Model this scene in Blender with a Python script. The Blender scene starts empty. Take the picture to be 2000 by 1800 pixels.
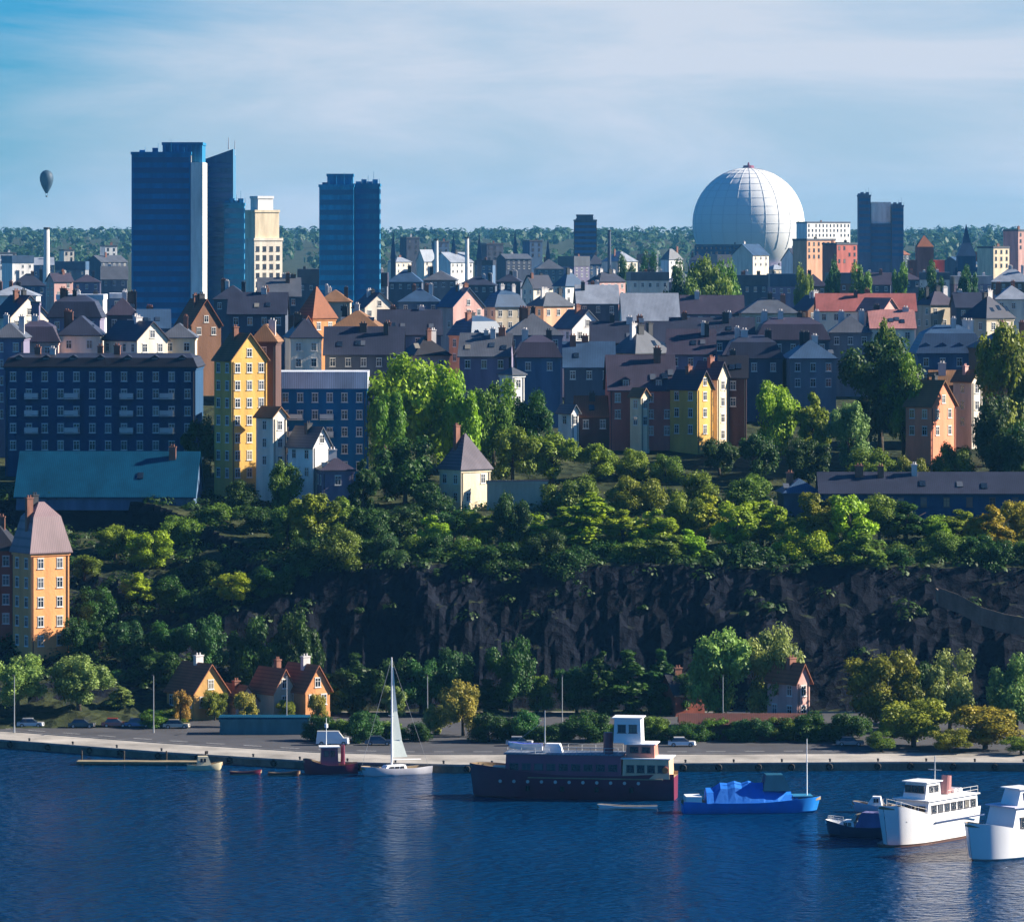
import bpy, math, random
from mathutils import Vector, Matrix, noise

R = math.radians
rng = random.Random(11)
# ------------------------------------------------------------------ frame of reference
# camera 80 m above the water at the origin looking along +Y, lens 170 mm; sizes in metres.
F, CX, HY, HC = 9469.0, 1000.0, 470.0, 80.0
def X_(px, Y): return (px - CX) * Y / F
def Z_(py, Y): return HC - (py - HY) * Y / F

scene = bpy.context.scene
COL = scene.collection
def sm(a, b, x):
    t = max(0.0, min(1.0, (x - a) / (b - a))); return t * t * (3 - 2 * t)
def mix(a, b, t): return a + (b - a) * t
def nz(x, y, z=0.0): return noise.noise(Vector((x, y, z)))

# ------------------------------------------------------------------ terrain height
PLATEAU = [(842, 0), (900, 7.5), (960, 15.5), (1100, 19.5), (1500, 18), (2500, 12), (3500, 14), (5000, 34), (6500, 56), (8000, 62), (12000, 62)]
def T(X, Y):
    lf = sm(-72, -34, X)
    y0, y1, zt = mix(772, 819, lf), mix(885, 837, lf), mix(27, 24.5, lf)
    y0 += 5 * nz(X * .03, 3.1) * lf + 2.5 * nz(X * .11, 9.1) * lf
    if Y < max(742, Yquay(X) + 3): base = -5.0
    elif Y <= y0: base = .7
    else:
        t = min(1.0, (Y - y0) / (y1 - y0))
        s = mix(t * t * (3 - 2 * t), min(1, 1.2 * t), lf * .8)
        base = .7 + (zt - .7) * min(1, s)
        k = math.sin(math.pi * t) if t < 1 else 0
        base += k * (3.4 * nz(X * .06, Y * .08, 1.0) + 2.6 * (abs(nz(X * .16, Y * .2, 4.0)) - .3) + 1.5 * (abs(nz(X * .45, Y * .3, 7.0)) - .25) + .8 * (abs(nz(X * 1.0, Y * .8, 2.0)) - .2) + .5 * nz(X * 2.3, Y * 1.8, 5.0))
        if Y > y1:
            p = PLATEAU
            for (a, za), (b, zb) in zip(p, p[1:]):
                if a <= max(Y, 842) <= b:
                    base = zt + mix(za, zb, (max(Y, 842) - a) / (b - a)); break
            base = mix(base, 24.5 + base - zt, min(1, (Y - y1) / 60))
    if Y > 900: base += 1.2 * nz(X * .01, Y * .01)
    if Y > 3500: base += sm(3500, 6000, Y) * (7 * nz(X * .0011, Y * .0009) + 3 * nz(X * .004, Y * .003))
    return base
def Yquay(X):
    pts = [(-700, 900), (-200, 800), (-81, 766), (-55, 748), (-30, 734), (-8, 729), (60, 733), (200, 722), (700, 700)]
    for (a, ya), (b, yb) in zip(pts, pts[1:]):
        if a <= X <= b: return mix(ya, yb, (X - a) / (b - a))
    return 729

# ------------------------------------------------------------------ materials
MATS = {}
def nodes_of(m):
    m.use_nodes = True; nt = m.node_tree; return nt, nt.nodes, nt.links
def M(name, col, rough=.8, var=.3, scale=.35, metal=0.0, spec=.3, bump=0.0, seam=0.0, seamdir='X', stretch=.35, coat=0):
    """plain procedural surface: base colour broken up by two noises, optional standing seams / courses"""
    if name in MATS: return MATS[name]
    m = bpy.data.materials.new(name); nt, N, L = nodes_of(m); b = N['Principled BSDF']
    tc = N.new('ShaderNodeTexCoord'); mp = N.new('ShaderNodeMapping'); mp.inputs['Scale'].default_value = (1, 1, stretch)
    L.new(tc.outputs['Object'], mp.inputs['Vector'])
    n1 = N.new('ShaderNodeTexNoise'); n1.inputs['Scale'].default_value = scale; n1.inputs['Detail'].default_value = 6; n1.inputs['Roughness'].default_value = .65
    L.new(mp.outputs['Vector'], n1.inputs['Vector'])
    cr = N.new('ShaderNodeValToRGB'); e = cr.color_ramp.elements
    e[0].position, e[1].position = .3, .72
    e[0].color = tuple(c * (1 - var) for c in col) + (1,); e[1].color = tuple(min(1, c * (1 + var)) for c in col) + (1,)
    L.new(n1.outputs['Fac'], cr.inputs['Fac'])
    out = cr.outputs['Color']
    if seam:
        w = N.new('ShaderNodeTexWave'); w.wave_type = 'BANDS'; w.bands_direction = seamdir
        w.inputs['Scale'].default_value = seam; w.inputs['Distortion'].default_value = .15
        L.new(tc.outputs['Object'], w.inputs['Vector'])
        mr = N.new('ShaderNodeMapRange'); mr.inputs['From Min'].default_value = 0; mr.inputs['From Max'].default_value = .35
        mr.inputs['To Min'].default_value = .62; mr.inputs['To Max'].default_value = 1.0
        L.new(w.outputs['Fac'], mr.inputs['Value'])
        mx = N.new('ShaderNodeMix'); mx.data_type = 'RGBA'; mx.blend_type = 'MULTIPLY'; mx.inputs[0].default_value = 1
        L.new(out, mx.inputs[6]); L.new(mr.outputs['Result'], mx.inputs[7]); out = mx.outputs[2]
    L.new(out, b.inputs['Base Color'])
    b.inputs['Roughness'].default_value = rough; b.inputs['Metallic'].default_value = metal
    b.inputs['Specular IOR Level'].default_value = spec; b.inputs['Coat Weight'].default_value = coat
    if bump:
        n2 = N.new('ShaderNodeTexNoise'); n2.inputs['Scale'].default_value = scale * 6; n2.inputs['Detail'].default_value = 8
        L.new(tc.outputs['Object'], n2.inputs['Vector'])
        bp = N.new('ShaderNodeBump'); bp.inputs['Strength'].default_value = bump; bp.inputs['Distance'].default_value = .3
        L.new(n2.outputs['Fac'], bp.inputs['Height']); L.new(bp.outputs['Normal'], b.inputs['Normal'])
    MATS[name] = m; return m

W = lambda n, c, **k: M('plaster_' + n, c, rough=.9, var=k.pop('var', .26), scale=.42, bump=.15, stretch=.16, **k)
WALL = dict(
    yellow=W('yellow', (.58, .35, .095)), ochre=W('ochre', (.52, .30, .10)), cream=W('cream', (.70, .58, .40)), white=W('white', (.74, .72, .68)),
    orange=W('orange', (.56, .25, .10)), peach=W('peach', (.66, .36, .22)), red=W('red', (.26, .075, .05)), towernavy=W('towernavy', (.01, .15, .30)), towerblue=W('towerblue', (.005, .19, .40)), towergrey=W('towergrey', (.045, .15, .26)), salmon=W('salmon', (.66, .235, .135)), tangerine=W('tangerine', (.72, .31, .12)), brick=W('brick', (.42, .125, .095)),
    grey=W('grey', (.16, .17, .195)), slate=W('slate', (.07, .085, .12)), bluegrey=W('bluegrey', (.07, .125, .21)), brown=W('brown', (.19, .10, .06)),
    pink=W('pink', (.55, .33, .29)), sand=W('sand', (.46, .39, .29)), navy=W('navy', (.012, .055, .125)), glassblue=W('glassblue', (.004, .105, .25)),
    teal=W('teal', (.06, .17, .19)), darkbrown=W('darkbrown', (.08, .045, .04)), lilac=W('lilac', (.17, .155, .23)), bone=W('bone', (.72, .64, .52)))
RF = lambda n, c, **k: M('roof_' + n, c, rough=k.pop('rough', .5), var=.28, scale=.25, seam=k.pop('seam', .9), spec=k.pop('spec', .35), **k)
ROOF = dict(
    navy=RF('navy', (.028, .033, .055)), black=RF('black', (.02, .02, .026)), purple=RF('purple', (.048, .040, .06)), grey=RF('grey', (.085, .095, .115)),
    lightgrey=RF('lightgrey', (.25, .28, .33)), blue=RF('blue', (.035, .075, .14)), rust=RF('rust', (.24, .085, .04), rough=.8), brown=RF('brown', (.20, .10, .045), rough=.8),
    red=RF('red', (.30, .09, .08), rough=.8), copper=RF('copper', (.003, .055, .11), rough=.9, spec=.05), greymauve=RF('greymauve', (.135, .12, .14), rough=.8, spec=.1), darkrust=RF('darkrust', (.085, .028, .022), rough=.85), mauve=RF('mauve', (.20, .135, .145)), white=RF('white', (.62, .65, .70)), pinkred=RF('pinkred', (.34, .15, .14), rough=.8))
STONE = M('stone_grey', (.24, .23, .215), bump=.3, var=.3, scale=.5)
QUAYTOP = M('quay_paving', (.30, .278, .245), var=.42, scale=.13, bump=.15, stretch=1)
QUAYWALL = M('quay_granite', (.16, .14, .105), var=.45, scale=.35, bump=.5, stretch=.6)
ASPHALT = M('asphalt', (.055, .055, .06), var=.25, scale=.15, stretch=1)
PAINTW = M('white_paint', (.80, .80, .79), rough=.35, var=.06, scale=.3, spec=.5)
PAINTLINE = M('road_paint', (.72, .72, .70), rough=.7, var=.15)
GLASS = M('window_glass', (.025, .035, .05), rough=.08, var=.4, scale=.12, spec=.8)
def glass_vary():
    nt, N, L = nodes_of(GLASS); p = N['Principled BSDF']; oi = N.new('ShaderNodeObjectInfo'); cr = N.new('ShaderNodeValToRGB'); cr.color_ramp.interpolation = 'CONSTANT'; e = cr.color_ramp.elements
    e[0].position = 0; e[0].color = (.012, .02, .032, 1); e[1].position = .5; e[1].color = (.03, .045, .065, 1)
    for q, c in ((.72, (.09, .10, .115, 1)), (.86, (.02, .03, .04, 1)), (.93, (.2, .185, .15, 1))): x = e.new(q); x.color = c
    L.new(oi.outputs['Random'], cr.inputs['Fac']); L.new(cr.outputs['Color'], p.inputs['Base Color'])
glass_vary()
TGLASS = M('tower_glass', (.006, .125, .28), rough=.35, var=.35, scale=.2, spec=.25)
FRAMEW = M('window_frame_white', (.62, .61, .58), rough=.6, var=.1)
TFRAME = M('tower_frame', (.012, .12, .25), rough=.5, var=.15)
FRAMED = M('window_frame_dark', (.07, .07, .08), rough=.6, var=.1)
BARK = M('bark', (.07, .055, .042), rough=.95, var=.4, scale=1.2, bump=.5)
STEEL = M('galvanised_steel', (.42, .43, .44), rough=.4, metal=.5, var=.12)
DARKST = M('dark_metal', (.035, .037, .042), rough=.5, var=.2)
BRICKCH = M('chimney_brick', (.22, .10, .07), rough=.9, var=.35, scale=.8)
CHWHITE = M('chimney_render', (.55, .52, .50), rough=.9, var=.2, scale=.8)
WOOD = M('weathered_wood', (.24, .19, .11), rough=.85, var=.35, scale=.5, seam=2.2)
RUBBER = M('rubber', (.02, .02, .02), rough=.8)

def foliage(name, a, b):
    m = bpy.data.materials.new(name); nt, N, L = nodes_of(m); p = N['Principled BSDF']; o = N['Material Output']
    tc = N.new('ShaderNodeTexCoord'); n1 = N.new('ShaderNodeTexNoise'); n1.inputs['Scale'].default_value = .55; n1.inputs['Detail'].default_value = 5
    L.new(tc.outputs['Object'], n1.inputs['Vector'])
    cr = N.new('ShaderNodeValToRGB'); e = cr.color_ramp.elements; e[0].position, e[1].position = .34, .66
    e[0].color = a + (1,); e[1].color = b + (1,)
    oi = N.new('ShaderNodeObjectInfo'); mx = N.new('ShaderNodeMix'); mx.data_type = 'RGBA'; mx.blend_type = 'MULTIPLY'; mx.inputs[0].default_value = 1
    L.new(n1.outputs['Fac'], cr.inputs['Fac']); L.new(cr.outputs['Color'], mx.inputs[6]); L.new(oi.outputs['Color'], mx.inputs[7])
    p.inputs['Roughness'].default_value = .55; p.inputs['Specular IOR Level'].default_value = .25
    L.new(mx.outputs[2], p.inputs['Base Color'])
    tr = N.new('ShaderNodeBsdfTranslucent'); L.new(mx.outputs[2], tr.inputs['Color'])
    ms = N.new('ShaderNodeMixShader'); ms.inputs[0].default_value = .32
    L.new(p.outputs[0], ms.inputs[1]); L.new(tr.outputs[0], ms.inputs[2]); L.new(ms.outputs[0], o.inputs['Surface'])
    return m
LEAF = foliage('foliage', (.045, .10, .008), (.165, .27, .022))
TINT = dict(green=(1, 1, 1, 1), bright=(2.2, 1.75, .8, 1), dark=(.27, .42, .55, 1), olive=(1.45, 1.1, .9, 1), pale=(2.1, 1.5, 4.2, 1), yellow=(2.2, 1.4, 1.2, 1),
            gold=(3.0, 1.3, .8, 1), tan=(3.0, 1.45, 2.6, 1), teal=(.32, .55, 1.3, 1), grey=(1.5, 1.25, 4.0, 1))

# ------------------------------------------------------------------ mesh builder
class MB:
    def __init__(s): s.v, s.f, s.m = [], [], []
    def poly(s, pts, mi=0):
        i = len(s.v); s.v += [tuple(p) for p in pts]; s.f.append(tuple(range(i, i + len(pts)))); s.m.append(mi)
    def prism(s, pts, z0, z1, mi=0, top=None):
        """closed prism over an xy outline (ccw); top = outline for the upper ring"""
        n = len(pts); i = len(s.v); top = top or pts
        s.v += [(p[0], p[1], z0 if len(p) < 3 else p[2]) for p in pts] + [(p[0], p[1], z1 if len(p) < 3 else p[2]) for p in top]
        for k in range(n):
            j = (k + 1) % n; s.f.append((i + k, i + j, i + n + j, i + n + k)); s.m.append(mi)
        s.f.append(tuple(i + n + k for k in range(n))); s.m.append(mi)
        s.f.append(tuple(i + n - 1 - k for k in range(n))); s.m.append(mi)
    def box(s, x0, x1, y0, y1, z0, z1, mi=0):
        s.prism([(x0, y0), (x1, y0), (x1, y1), (x0, y1)], z0, z1, mi)
    def cyl(s, p0, p1, r0, r1=None, n=8, mi=0):
        r1 = r0 if r1 is None else r1; a, b = Vector(p0), Vector(p1); d = (b - a).normalized()
        u = d.orthogonal().normalized(); w = d.cross(u); i = len(s.v)
        for c, r in ((a, r0), (b, r1)):
            for k in range(n):
                t = 2 * math.pi * k / n; s.v.append(tuple(c + u * (r * math.cos(t)) + w * (r * math.sin(t))))
        for k in range(n):
            j = (k + 1) % n; s.f.append((i + k, i + j, i + n + j, i + n + k)); s.m.append(mi)
        s.f.append(tuple(i + n + k for k in range(n))); s.m.append(mi); s.f.append(tuple(i + n - 1 - k for k in range(n))); s.m.append(mi)
    def lathe(s, prof, n=24, mi=0, c=(0, 0)):
        i = len(s.v)
        for r, z in prof:
            for k in range(n):
                t = 2 * math.pi * k / n; s.v.append((c[0] + r * math.cos(t), c[1] + r * math.sin(t), z))
        for a in range(len(prof) - 1):
            for k in range(n):
                j = (k + 1) % n; s.f.append((i + a * n + k, i + a * n + j, i + (a + 1) * n + j, i + (a + 1) * n + k)); s.m.append(mi)
    def mesh(s, name, mats, smooth=False):
        me = bpy.data.meshes.new(name); me.from_pydata(s.v, [], s.f)
        for m in (mats if isinstance(mats, (list, tuple)) else [mats]): me.materials.append(m)
        if any(s.m): me.polygons.foreach_set('material_index', s.m)
        if smooth is True: me.polygons.foreach_set('use_smooth', [True] * len(s.f))
        me.update()
        if smooth == 'angle': me.polygons.foreach_set('use_smooth', [True] * len(s.f)); me.set_sharp_from_angle(angle=R(34))
        return me
    def build(s, name, mats, parent=None, smooth=False, loc=None):
        return link(name, s.mesh(name, mats, smooth), parent, loc)
def link(name, me, parent=None, loc=None, rz=0, scale=None):
    o = bpy.data.objects.new(name, me); COL.objects.link(o)
    if parent: o.parent = parent
    if loc is not None: o.location = loc
    if rz: o.rotation_euler = (0, 0, rz)
    if scale is not None: o.scale = scale
    return o
LABELS = {}
def tag(o, label, cat, group=None, kind=None):
    o['label'] = label; o['category'] = cat
    if group: o['group'] = group
    if kind: o['kind'] = kind
    LABELS.setdefault(label, []).append(o.name)
    return o
def thing(name, label, cat, loc, rz=0, group=None):
    o = link(name, None, None, loc, rz); o.empty_display_size = .5
    return tag(o, label, cat, group)
ORD = 'first second third fourth fifth sixth seventh eighth ninth tenth eleventh twelfth thirteenth fourteenth fifteenth sixteenth seventeenth eighteenth nineteenth twentieth'.split()
ORD += ['twenty-' + o for o in ORD[:9]] + ['thirtieth'] + ['thirty-' + o for o in ORD[:9]] + ['fortieth']

# ------------------------------------------------------------------ setting
def build_terrain():
    ys = [700, 725, 738, 741.9, 742.1] + [744 + 1.5 * k for k in range(38)] + [801 + .6 * k for k in range(82)] + [851 + 1.4 * k for k in range(66)]
    y = ys[-1]
    while y < 11000: y *= 1.028; ys.append(y)
    nu = 440; b = MB()
    for y in ys:
        hw = max(420, y * .42)
        for k in range(nu + 1):
            u = 2 * k / nu - 1; x = hw * (.32 * u + .68 * u ** 3)
            b.v.append((x, y, T(x, y)))
    for r in range(len(ys) - 1):
        for k in range(nu):
            i = r * (nu + 1) + k; b.f.append((i, i + 1, i + nu + 2, i + nu + 1)); b.m.append(0)
    m = bpy.data.materials.new('hillside_rock_and_soil'); nt, N, L = nodes_of(m); p = N['Principled BSDF']
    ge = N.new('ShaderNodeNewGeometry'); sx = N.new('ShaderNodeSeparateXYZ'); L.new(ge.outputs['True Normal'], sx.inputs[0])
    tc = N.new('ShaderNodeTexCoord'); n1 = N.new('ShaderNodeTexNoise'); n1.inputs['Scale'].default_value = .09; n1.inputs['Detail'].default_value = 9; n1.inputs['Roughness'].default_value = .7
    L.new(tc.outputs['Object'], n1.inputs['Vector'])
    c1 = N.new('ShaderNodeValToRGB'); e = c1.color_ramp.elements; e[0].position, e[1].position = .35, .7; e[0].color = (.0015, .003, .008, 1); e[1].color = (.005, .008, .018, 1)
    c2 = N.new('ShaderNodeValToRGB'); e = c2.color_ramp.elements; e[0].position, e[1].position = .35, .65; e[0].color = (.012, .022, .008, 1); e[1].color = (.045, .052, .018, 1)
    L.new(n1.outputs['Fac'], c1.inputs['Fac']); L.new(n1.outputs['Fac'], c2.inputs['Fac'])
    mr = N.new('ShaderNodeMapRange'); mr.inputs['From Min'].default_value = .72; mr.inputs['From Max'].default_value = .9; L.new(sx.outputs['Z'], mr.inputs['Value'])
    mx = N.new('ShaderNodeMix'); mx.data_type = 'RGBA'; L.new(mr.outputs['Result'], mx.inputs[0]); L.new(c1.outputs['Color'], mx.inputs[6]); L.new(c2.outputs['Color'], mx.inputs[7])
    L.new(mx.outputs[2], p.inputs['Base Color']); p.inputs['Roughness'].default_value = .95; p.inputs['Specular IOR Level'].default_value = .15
    v = N.new('ShaderNodeTexVoronoi'); v.inputs['Scale'].default_value = .35; L.new(tc.outputs['Object'], v.inputs['Vector'])
    ad = N.new('ShaderNodeMath'); ad.operation = 'MULTIPLY_ADD'; ad.inputs[1].default_value = .6; L.new(v.outputs['Distance'], ad.inputs[0]); L.new(n1.outputs['Fac'], ad.inputs[2])
    bp = N.new('ShaderNodeBump'); bp.inputs['Strength'].default_value = .9; bp.inputs['Distance'].default_value = 1.6; L.new(ad.outputs[0], bp.inputs['Height']); L.new(bp.outputs['Normal'], p.inputs['Normal'])
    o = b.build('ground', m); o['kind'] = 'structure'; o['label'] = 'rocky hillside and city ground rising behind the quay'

def build_water():
    b = MB(); b.poly([(-6000, -1500, 0), (6000, -1500, 0), (6000, 800, 0), (-6000, 800, 0)])
    m = bpy.data.materials.new('lake_water'); nt, N, L = nodes_of(m); p = N['Principled BSDF']
    p.inputs['Base Color'].default_value = (.0001, .022, .072, 1); p.inputs['Roughness'].default_value = .12; p.inputs['IOR'].default_value = 1.33
    p.inputs['Specular IOR Level'].default_value = .13
    tc = N.new('ShaderNodeTexCoord')
    def n(scale, sy, d):
        mp = N.new('ShaderNodeMapping'); mp.inputs['Scale'].default_value = (scale, scale * sy, 1); L.new(tc.outputs['Object'], mp.inputs['Vector'])
        t = N.new('ShaderNodeTexNoise'); t.inputs['Scale'].default_value = 1; t.inputs['Detail'].default_value = d; L.new(mp.outputs['Vector'], t.inputs['Vector']); return t.outputs['Fac']
    a, c, g = n(.55, 1.3, 4), n(.09, 1.0, 3), n(.02, .6, 2)
    ad = N.new('ShaderNodeMath'); ad.operation = 'MULTIPLY_ADD'; ad.inputs[1].default_value = 1.2; L.new(c, ad.inputs[0]); L.new(a, ad.inputs[2])
    bp = N.new('ShaderNodeBump'); bp.inputs['Strength'].default_value = .9; bp.inputs['Distance'].default_value = 1.1
    L.new(ad.outputs[0], bp.inputs['Height']); L.new(bp.outputs['Normal'], p.inputs['Normal'])
    mr = N.new('ShaderNodeMapRange'); mr.inputs['From Min'].default_value = .35; mr.inputs['From Max'].default_value = .65; mr.inputs['To Min'].default_value = .08; mr.inputs['To Max'].default_value = .2
    L.new(g, mr.inputs['Value']); L.new(mr.outputs['Result'], p.inputs['Roughness'])
    o = b.build('water', m); o['kind'] = 'structure'; o['label'] = 'dark blue lake water with small ripples'
WATER_BASE = None

def build_quay():
    xs = [-700, -300, -200, -140, -110, -81, -68, -55, -42, -30, -19, -8, 10, 35, 60, 100, 140, 200, 400, 700]
    top, wall, cop = MB(), MB(), MB()
    for a, b in zip(xs, xs[1:]):
        ya, yb = Yquay(a), Yquay(b); back = 812
        top.poly([(a, ya + .5, 1.2), (b, yb + .5, 1.2), (b, max(back, yb + 30), 1.2), (a, max(back, ya + 30), 1.2)])
        wall.poly([(a, ya, -4), (b, yb, -4), (b, yb, 1.1), (a, ya, 1.1)])
        for s in (0,):
            cop.prism([(a, ya - .12), (b, yb - .12), (b, yb + .5), (a, ya + .5)], 1.02, 1.3)
    for o, l in ((top.build('quay_pavement', QUAYTOP), 'pale paved quay along the waterfront'), (wall.build('quay_wall', QUAYWALL), 'dark stained granite quay wall'),
                 (cop.build('quay_kerb', STONE), 'granite coping along the quay edge')):
        o['kind'] = 'structure'; o['label'] = l
    # the road with kerb and markings, run wide so dark asphalt stands in for shade
    r, k, mk = MB(), MB(), MB()
    def yr(x): return max(744, Yquay(x) + 13)
    for a, b in zip(xs, xs[1:]):
        r.poly([(a, yr(a), 1.204), (b, yr(b), 1.204), (b, max(yr(b) + 8.5, 811), 1.204), (a, max(yr(a) + 8.5, 811), 1.204)])
        k.prism([(a, yr(a) - .3), (b, yr(b) - .3), (b, yr(b)), (a, yr(a))], 1.15, 1.32)
    for i in range(-28, 28):
        x = i * 6.0; mk.poly([(x, yr(x) + 4.15, 1.208), (x + 3, yr(x + 3) + 4.15, 1.208), (x + 3, yr(x + 3) + 4.3, 1.208), (x, yr(x) + 4.3, 1.208)])
    for o, l in ((r.build('road', ASPHALT), 'asphalt quayside road'), (k.build('road_kerb', STONE), 'granite kerb of the quayside road'), (mk.build('road_marking', PAINTLINE), 'dashed white centre line')):
        o['kind'] = 'structure'; o['label'] = l

# ------------------------------------------------------------------ trees
def leafquad(b, c, nrm, s, r):
    u = nrm.orthogonal().normalized(); a = r.uniform(0, 6.28); w = nrm.cross(u)
    u, w = u * math.cos(a) + w * math.sin(a), w * math.cos(a) - u * math.sin(a)
    k = r.uniform(.45, 1.35) * s
    b.poly([c - u * k - w * k * .55, c + u * k * .2 - w * k * .75, c + u * k + w * k * .35, c - u * k * .15 + w * k * .8])
def crown(seed, nclump, rx, z0, z1, leaf, nleaf, shape='round'):
    r = random.Random(seed); b = MB(); cz, rz = (z0 + z1) / 2, (z1 - z0) / 2; cl = []
    for k in range(nclump):
        while True:
            d = Vector((r.gauss(0, 1), r.gauss(0, 1), r.gauss(0, 1))).normalized()
            q = r.uniform(.35, .86)
            h = d.z * q
            if shape == 'cone': wdt = max(.06, (1 - (h * .5 + .5)) ** .8)
            elif shape == 'column': wdt = .9
            else: wdt = 1.0 if h < .2 else 1.0
            break
        c = Vector((d.x * q * rx * wdt, d.y * q * rx * wdt, cz + d.z * q * rz))
        cr = r.uniform(.2, .36) * rx * (1 if shape == 'round' else .8 * (wdt + .25))
        cl.append((c, cr))
    for k in range(nleaf):
        c, cr = r.choice(cl); d = Vector((r.gauss(0, 1), r.gauss(0, 1), r.gauss(0, 1) * .8)).normalized()
        p = c + d * cr * (r.random() ** .35) * r.uniform(.8, 1.18)
        n = (d * .8 + Vector((r.gauss(0, .5), r.gauss(0, .5), r.gauss(0, .5) + .35))).normalized()
        leafquad(b, p, n, leaf, r)
    # bring the foliage to its nominal size
    ex = sorted(math.hypot(v[0], v[1]) for v in b.v)[int(len(b.v) * .985)]; zs = sorted(v[2] for v in b.v); za, zb = zs[int(len(zs) * .01)], zs[int(len(zs) * .99)]
    b.v = [(v[0] * rx / ex, v[1] * rx / ex, z0 + (v[2] - za) * (z1 - z0) / (zb - za)) for v in b.v]
    return b.mesh('crown', LEAF)
def trunk(seed, h, r0, limbs=5):
    r = random.Random(seed); b = MB(); p = Vector((0, 0, -1.0)); q = Vector((r.uniform(-.2, .2), r.uniform(-.2, .2), h * .45)); t = Vector((r.uniform(-.5, .5), r.uniform(-.5, .5), h * .9))
    b.cyl(p, q, r0 * 1.15, r0 * .75, 9); b.cyl(q, t, r0 * .75, r0 * .2, 7)
    for k in range(limbs):
        a = 6.28 * k / limbs + r.uniform(-.5, .5); z = h * r.uniform(.32, .6); l = h * r.uniform(.22, .36)
        s = Vector((q.x * z / (h * .45), q.y * z / (h * .45), z))
        b.cyl(s, s + Vector((math.cos(a) * l * .8, math.sin(a) * l * .8, l)), r0 * .4, r0 * .1, 6)
    return b.mesh('trunk', BARK, smooth=True)
# templates are 10 m tall
TT = {}
def tree_templates():
    for k in range(5): TT[('round', k)] = (crown(20 + k, 30, 4.3, 2.0, 10.0, .17, 15000), trunk(k, 8, .32))
    for k in range(3): TT[('tall', k)] = (crown(40 + k, 30, 2.9, 1.8, 10.0, .16, 12000), trunk(k + 9, 8.5, .27))
    for k in range(3): TT[('bush', k)] = (crown(60 + k, 26, 6.0, .2, 10.0, .2, 14000), trunk(k + 19, 6, .3, 6))
    for k in range(2): TT[('cone', k)] = (crown(80 + k, 40, 2.6, .8, 10.2, .16, 10000, 'cone'), trunk(k + 29, 9.6, .24, 0))
    for k in range(2): TT[('column', k)] = (crown(90 + k, 26, 1.5, .8, 10.0, .16, 8000, 'column'), trunk(k + 39, 9, .2, 4))
NT = [0]
SHAPEN = dict(round='broadleaf_tree', tall='broadleaf_tree', bush='bush', cone='conifer_tree', column='columnar_tree')
def tree(px, py_top, Y, wpx, label, tint='green', kind='round', group=None, base=None):
    X = X_(px, Y); zb = T(X, Y) if base is None else base
    if Y < 800 and zb < 1.2: zb = 1.2
    h = Z_(py_top, Y) - zb; hm = (.3 if Y < 800 else .66) * wpx * Y / F; NT[0] += 1
    if h < hm: zb -= hm - h; h = hm                         # rooted lower down where the slope falls away
    ks = [k for (s, k) in TT if s == kind]; cm, tm = TT[(kind, rng.choice(ks))]
    cw = {'round': 8.6, 'tall': 5.8, 'bush': 12, 'cone': 5.0, 'column': 3.0}[kind]
    sx = wpx * Y / F / cw; sz = h / 10.2
    root = thing(SHAPEN[kind], label, 'bush' if kind == 'bush' else 'tree', (X, Y, zb), rng.uniform(0, 6.28), group)
    root.scale = (sx, sx, sz)
    c = link('crown', cm, root); t = link('trunk', tm, root)
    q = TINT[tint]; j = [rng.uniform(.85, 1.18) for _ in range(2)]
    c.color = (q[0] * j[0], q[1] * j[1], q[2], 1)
    return root
def tree_row(rows, name, group, kind='round'):
    """rows: (px, py_top, Y, width px, tint, kind); labelled by its place in the row"""
    rows = sorted(rows, key=lambda r: r[0]); n = len(rows)
    cn = dict(green='mid green', bright='bright yellow-green', dark='dark green', olive='olive green', pale='pale grey-green', yellow='yellowish', gold='golden', teal='blue-green', grey='grey-green')
    sn = dict(round='round', tall='slender', bush='spreading', cone='pointed', column='narrow')
    for i, (px, py, Y, w, tint, kd) in enumerate(rows):
        where = f'{ORD[i]} from the left' if i < n - 1 else 'last at the right end'
        tree(px, py, Y, w, f'{cn[tint]} {sn[kd]} {"bush" if kd == "bush" else "tree"}, {where} {name}', tint, kd, group)

# ------------------------------------------------------------------ buildings
WINT = {}
def win_templates():
    def frame(b, mull):
        for x0, x1, z0, z1 in ((-.5, -.42, 0, 1), (.42, .5, 0, 1), (-.42, .42, 0, .06), (-.42, .42, .94, 1)): b.box(x0, x1, -.06, .04, z0, z1, 0)
        b.box(-.6, .6, -.13, .0, -.07, 0, 0); b.box(-.56, .56, -.08, .0, 1, 1.06, 0)
        if mull: b.box(-.035, .035, -.045, .03, .06, .94, 0); b.box(-.42, -.035, -.045, .03, .62, .66, 0); b.box(.035, .42, -.045, .03, .62, .66, 0)
    for key, fm in (('w', FRAMEW), ('d', FRAMED)):
        b = MB(); frame(b, True); WINT[key + 'f'] = b.mesh('window', fm)
        b = MB(); frame(b, True); b.box(-.42, .42, -.02, .0, .06, .94, 1); WINT[key] = b.mesh('window', [fm, GLASS])
        b = MB(); b.box(-.5, .5, -.05, .02, 0, .08, 0); b.box(-.5, .5, -.05, .02, .92, 1, 0); b.box(-.5, .5, -.02, .0, .08, .92, 1); [b.box(-.5 + q / 12 - .004, -.5 + q / 12 + .004, -.04, .0, .08, .92, 0) for q in range(1, 12)]; WINT[key + 'r'] = b.mesh('ribbon_window', [TFRAME, TGLASS])
    b = MB(); b.box(-.42, .42, -.02, .0, .06, .94, 0); WINT['pane'] = b.mesh('pane', GLASS)
NW = [0]
def window(root, x, y, z, w, h, ang, key='w', pane=False):
    o = link('window', WINT[key + ('f' if pane else '')], root, (x, y, z), ang, (w, 1, h)); NW[0] += 1
    if pane: link('pane', WINT['pane'], o)
    return o
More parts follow.
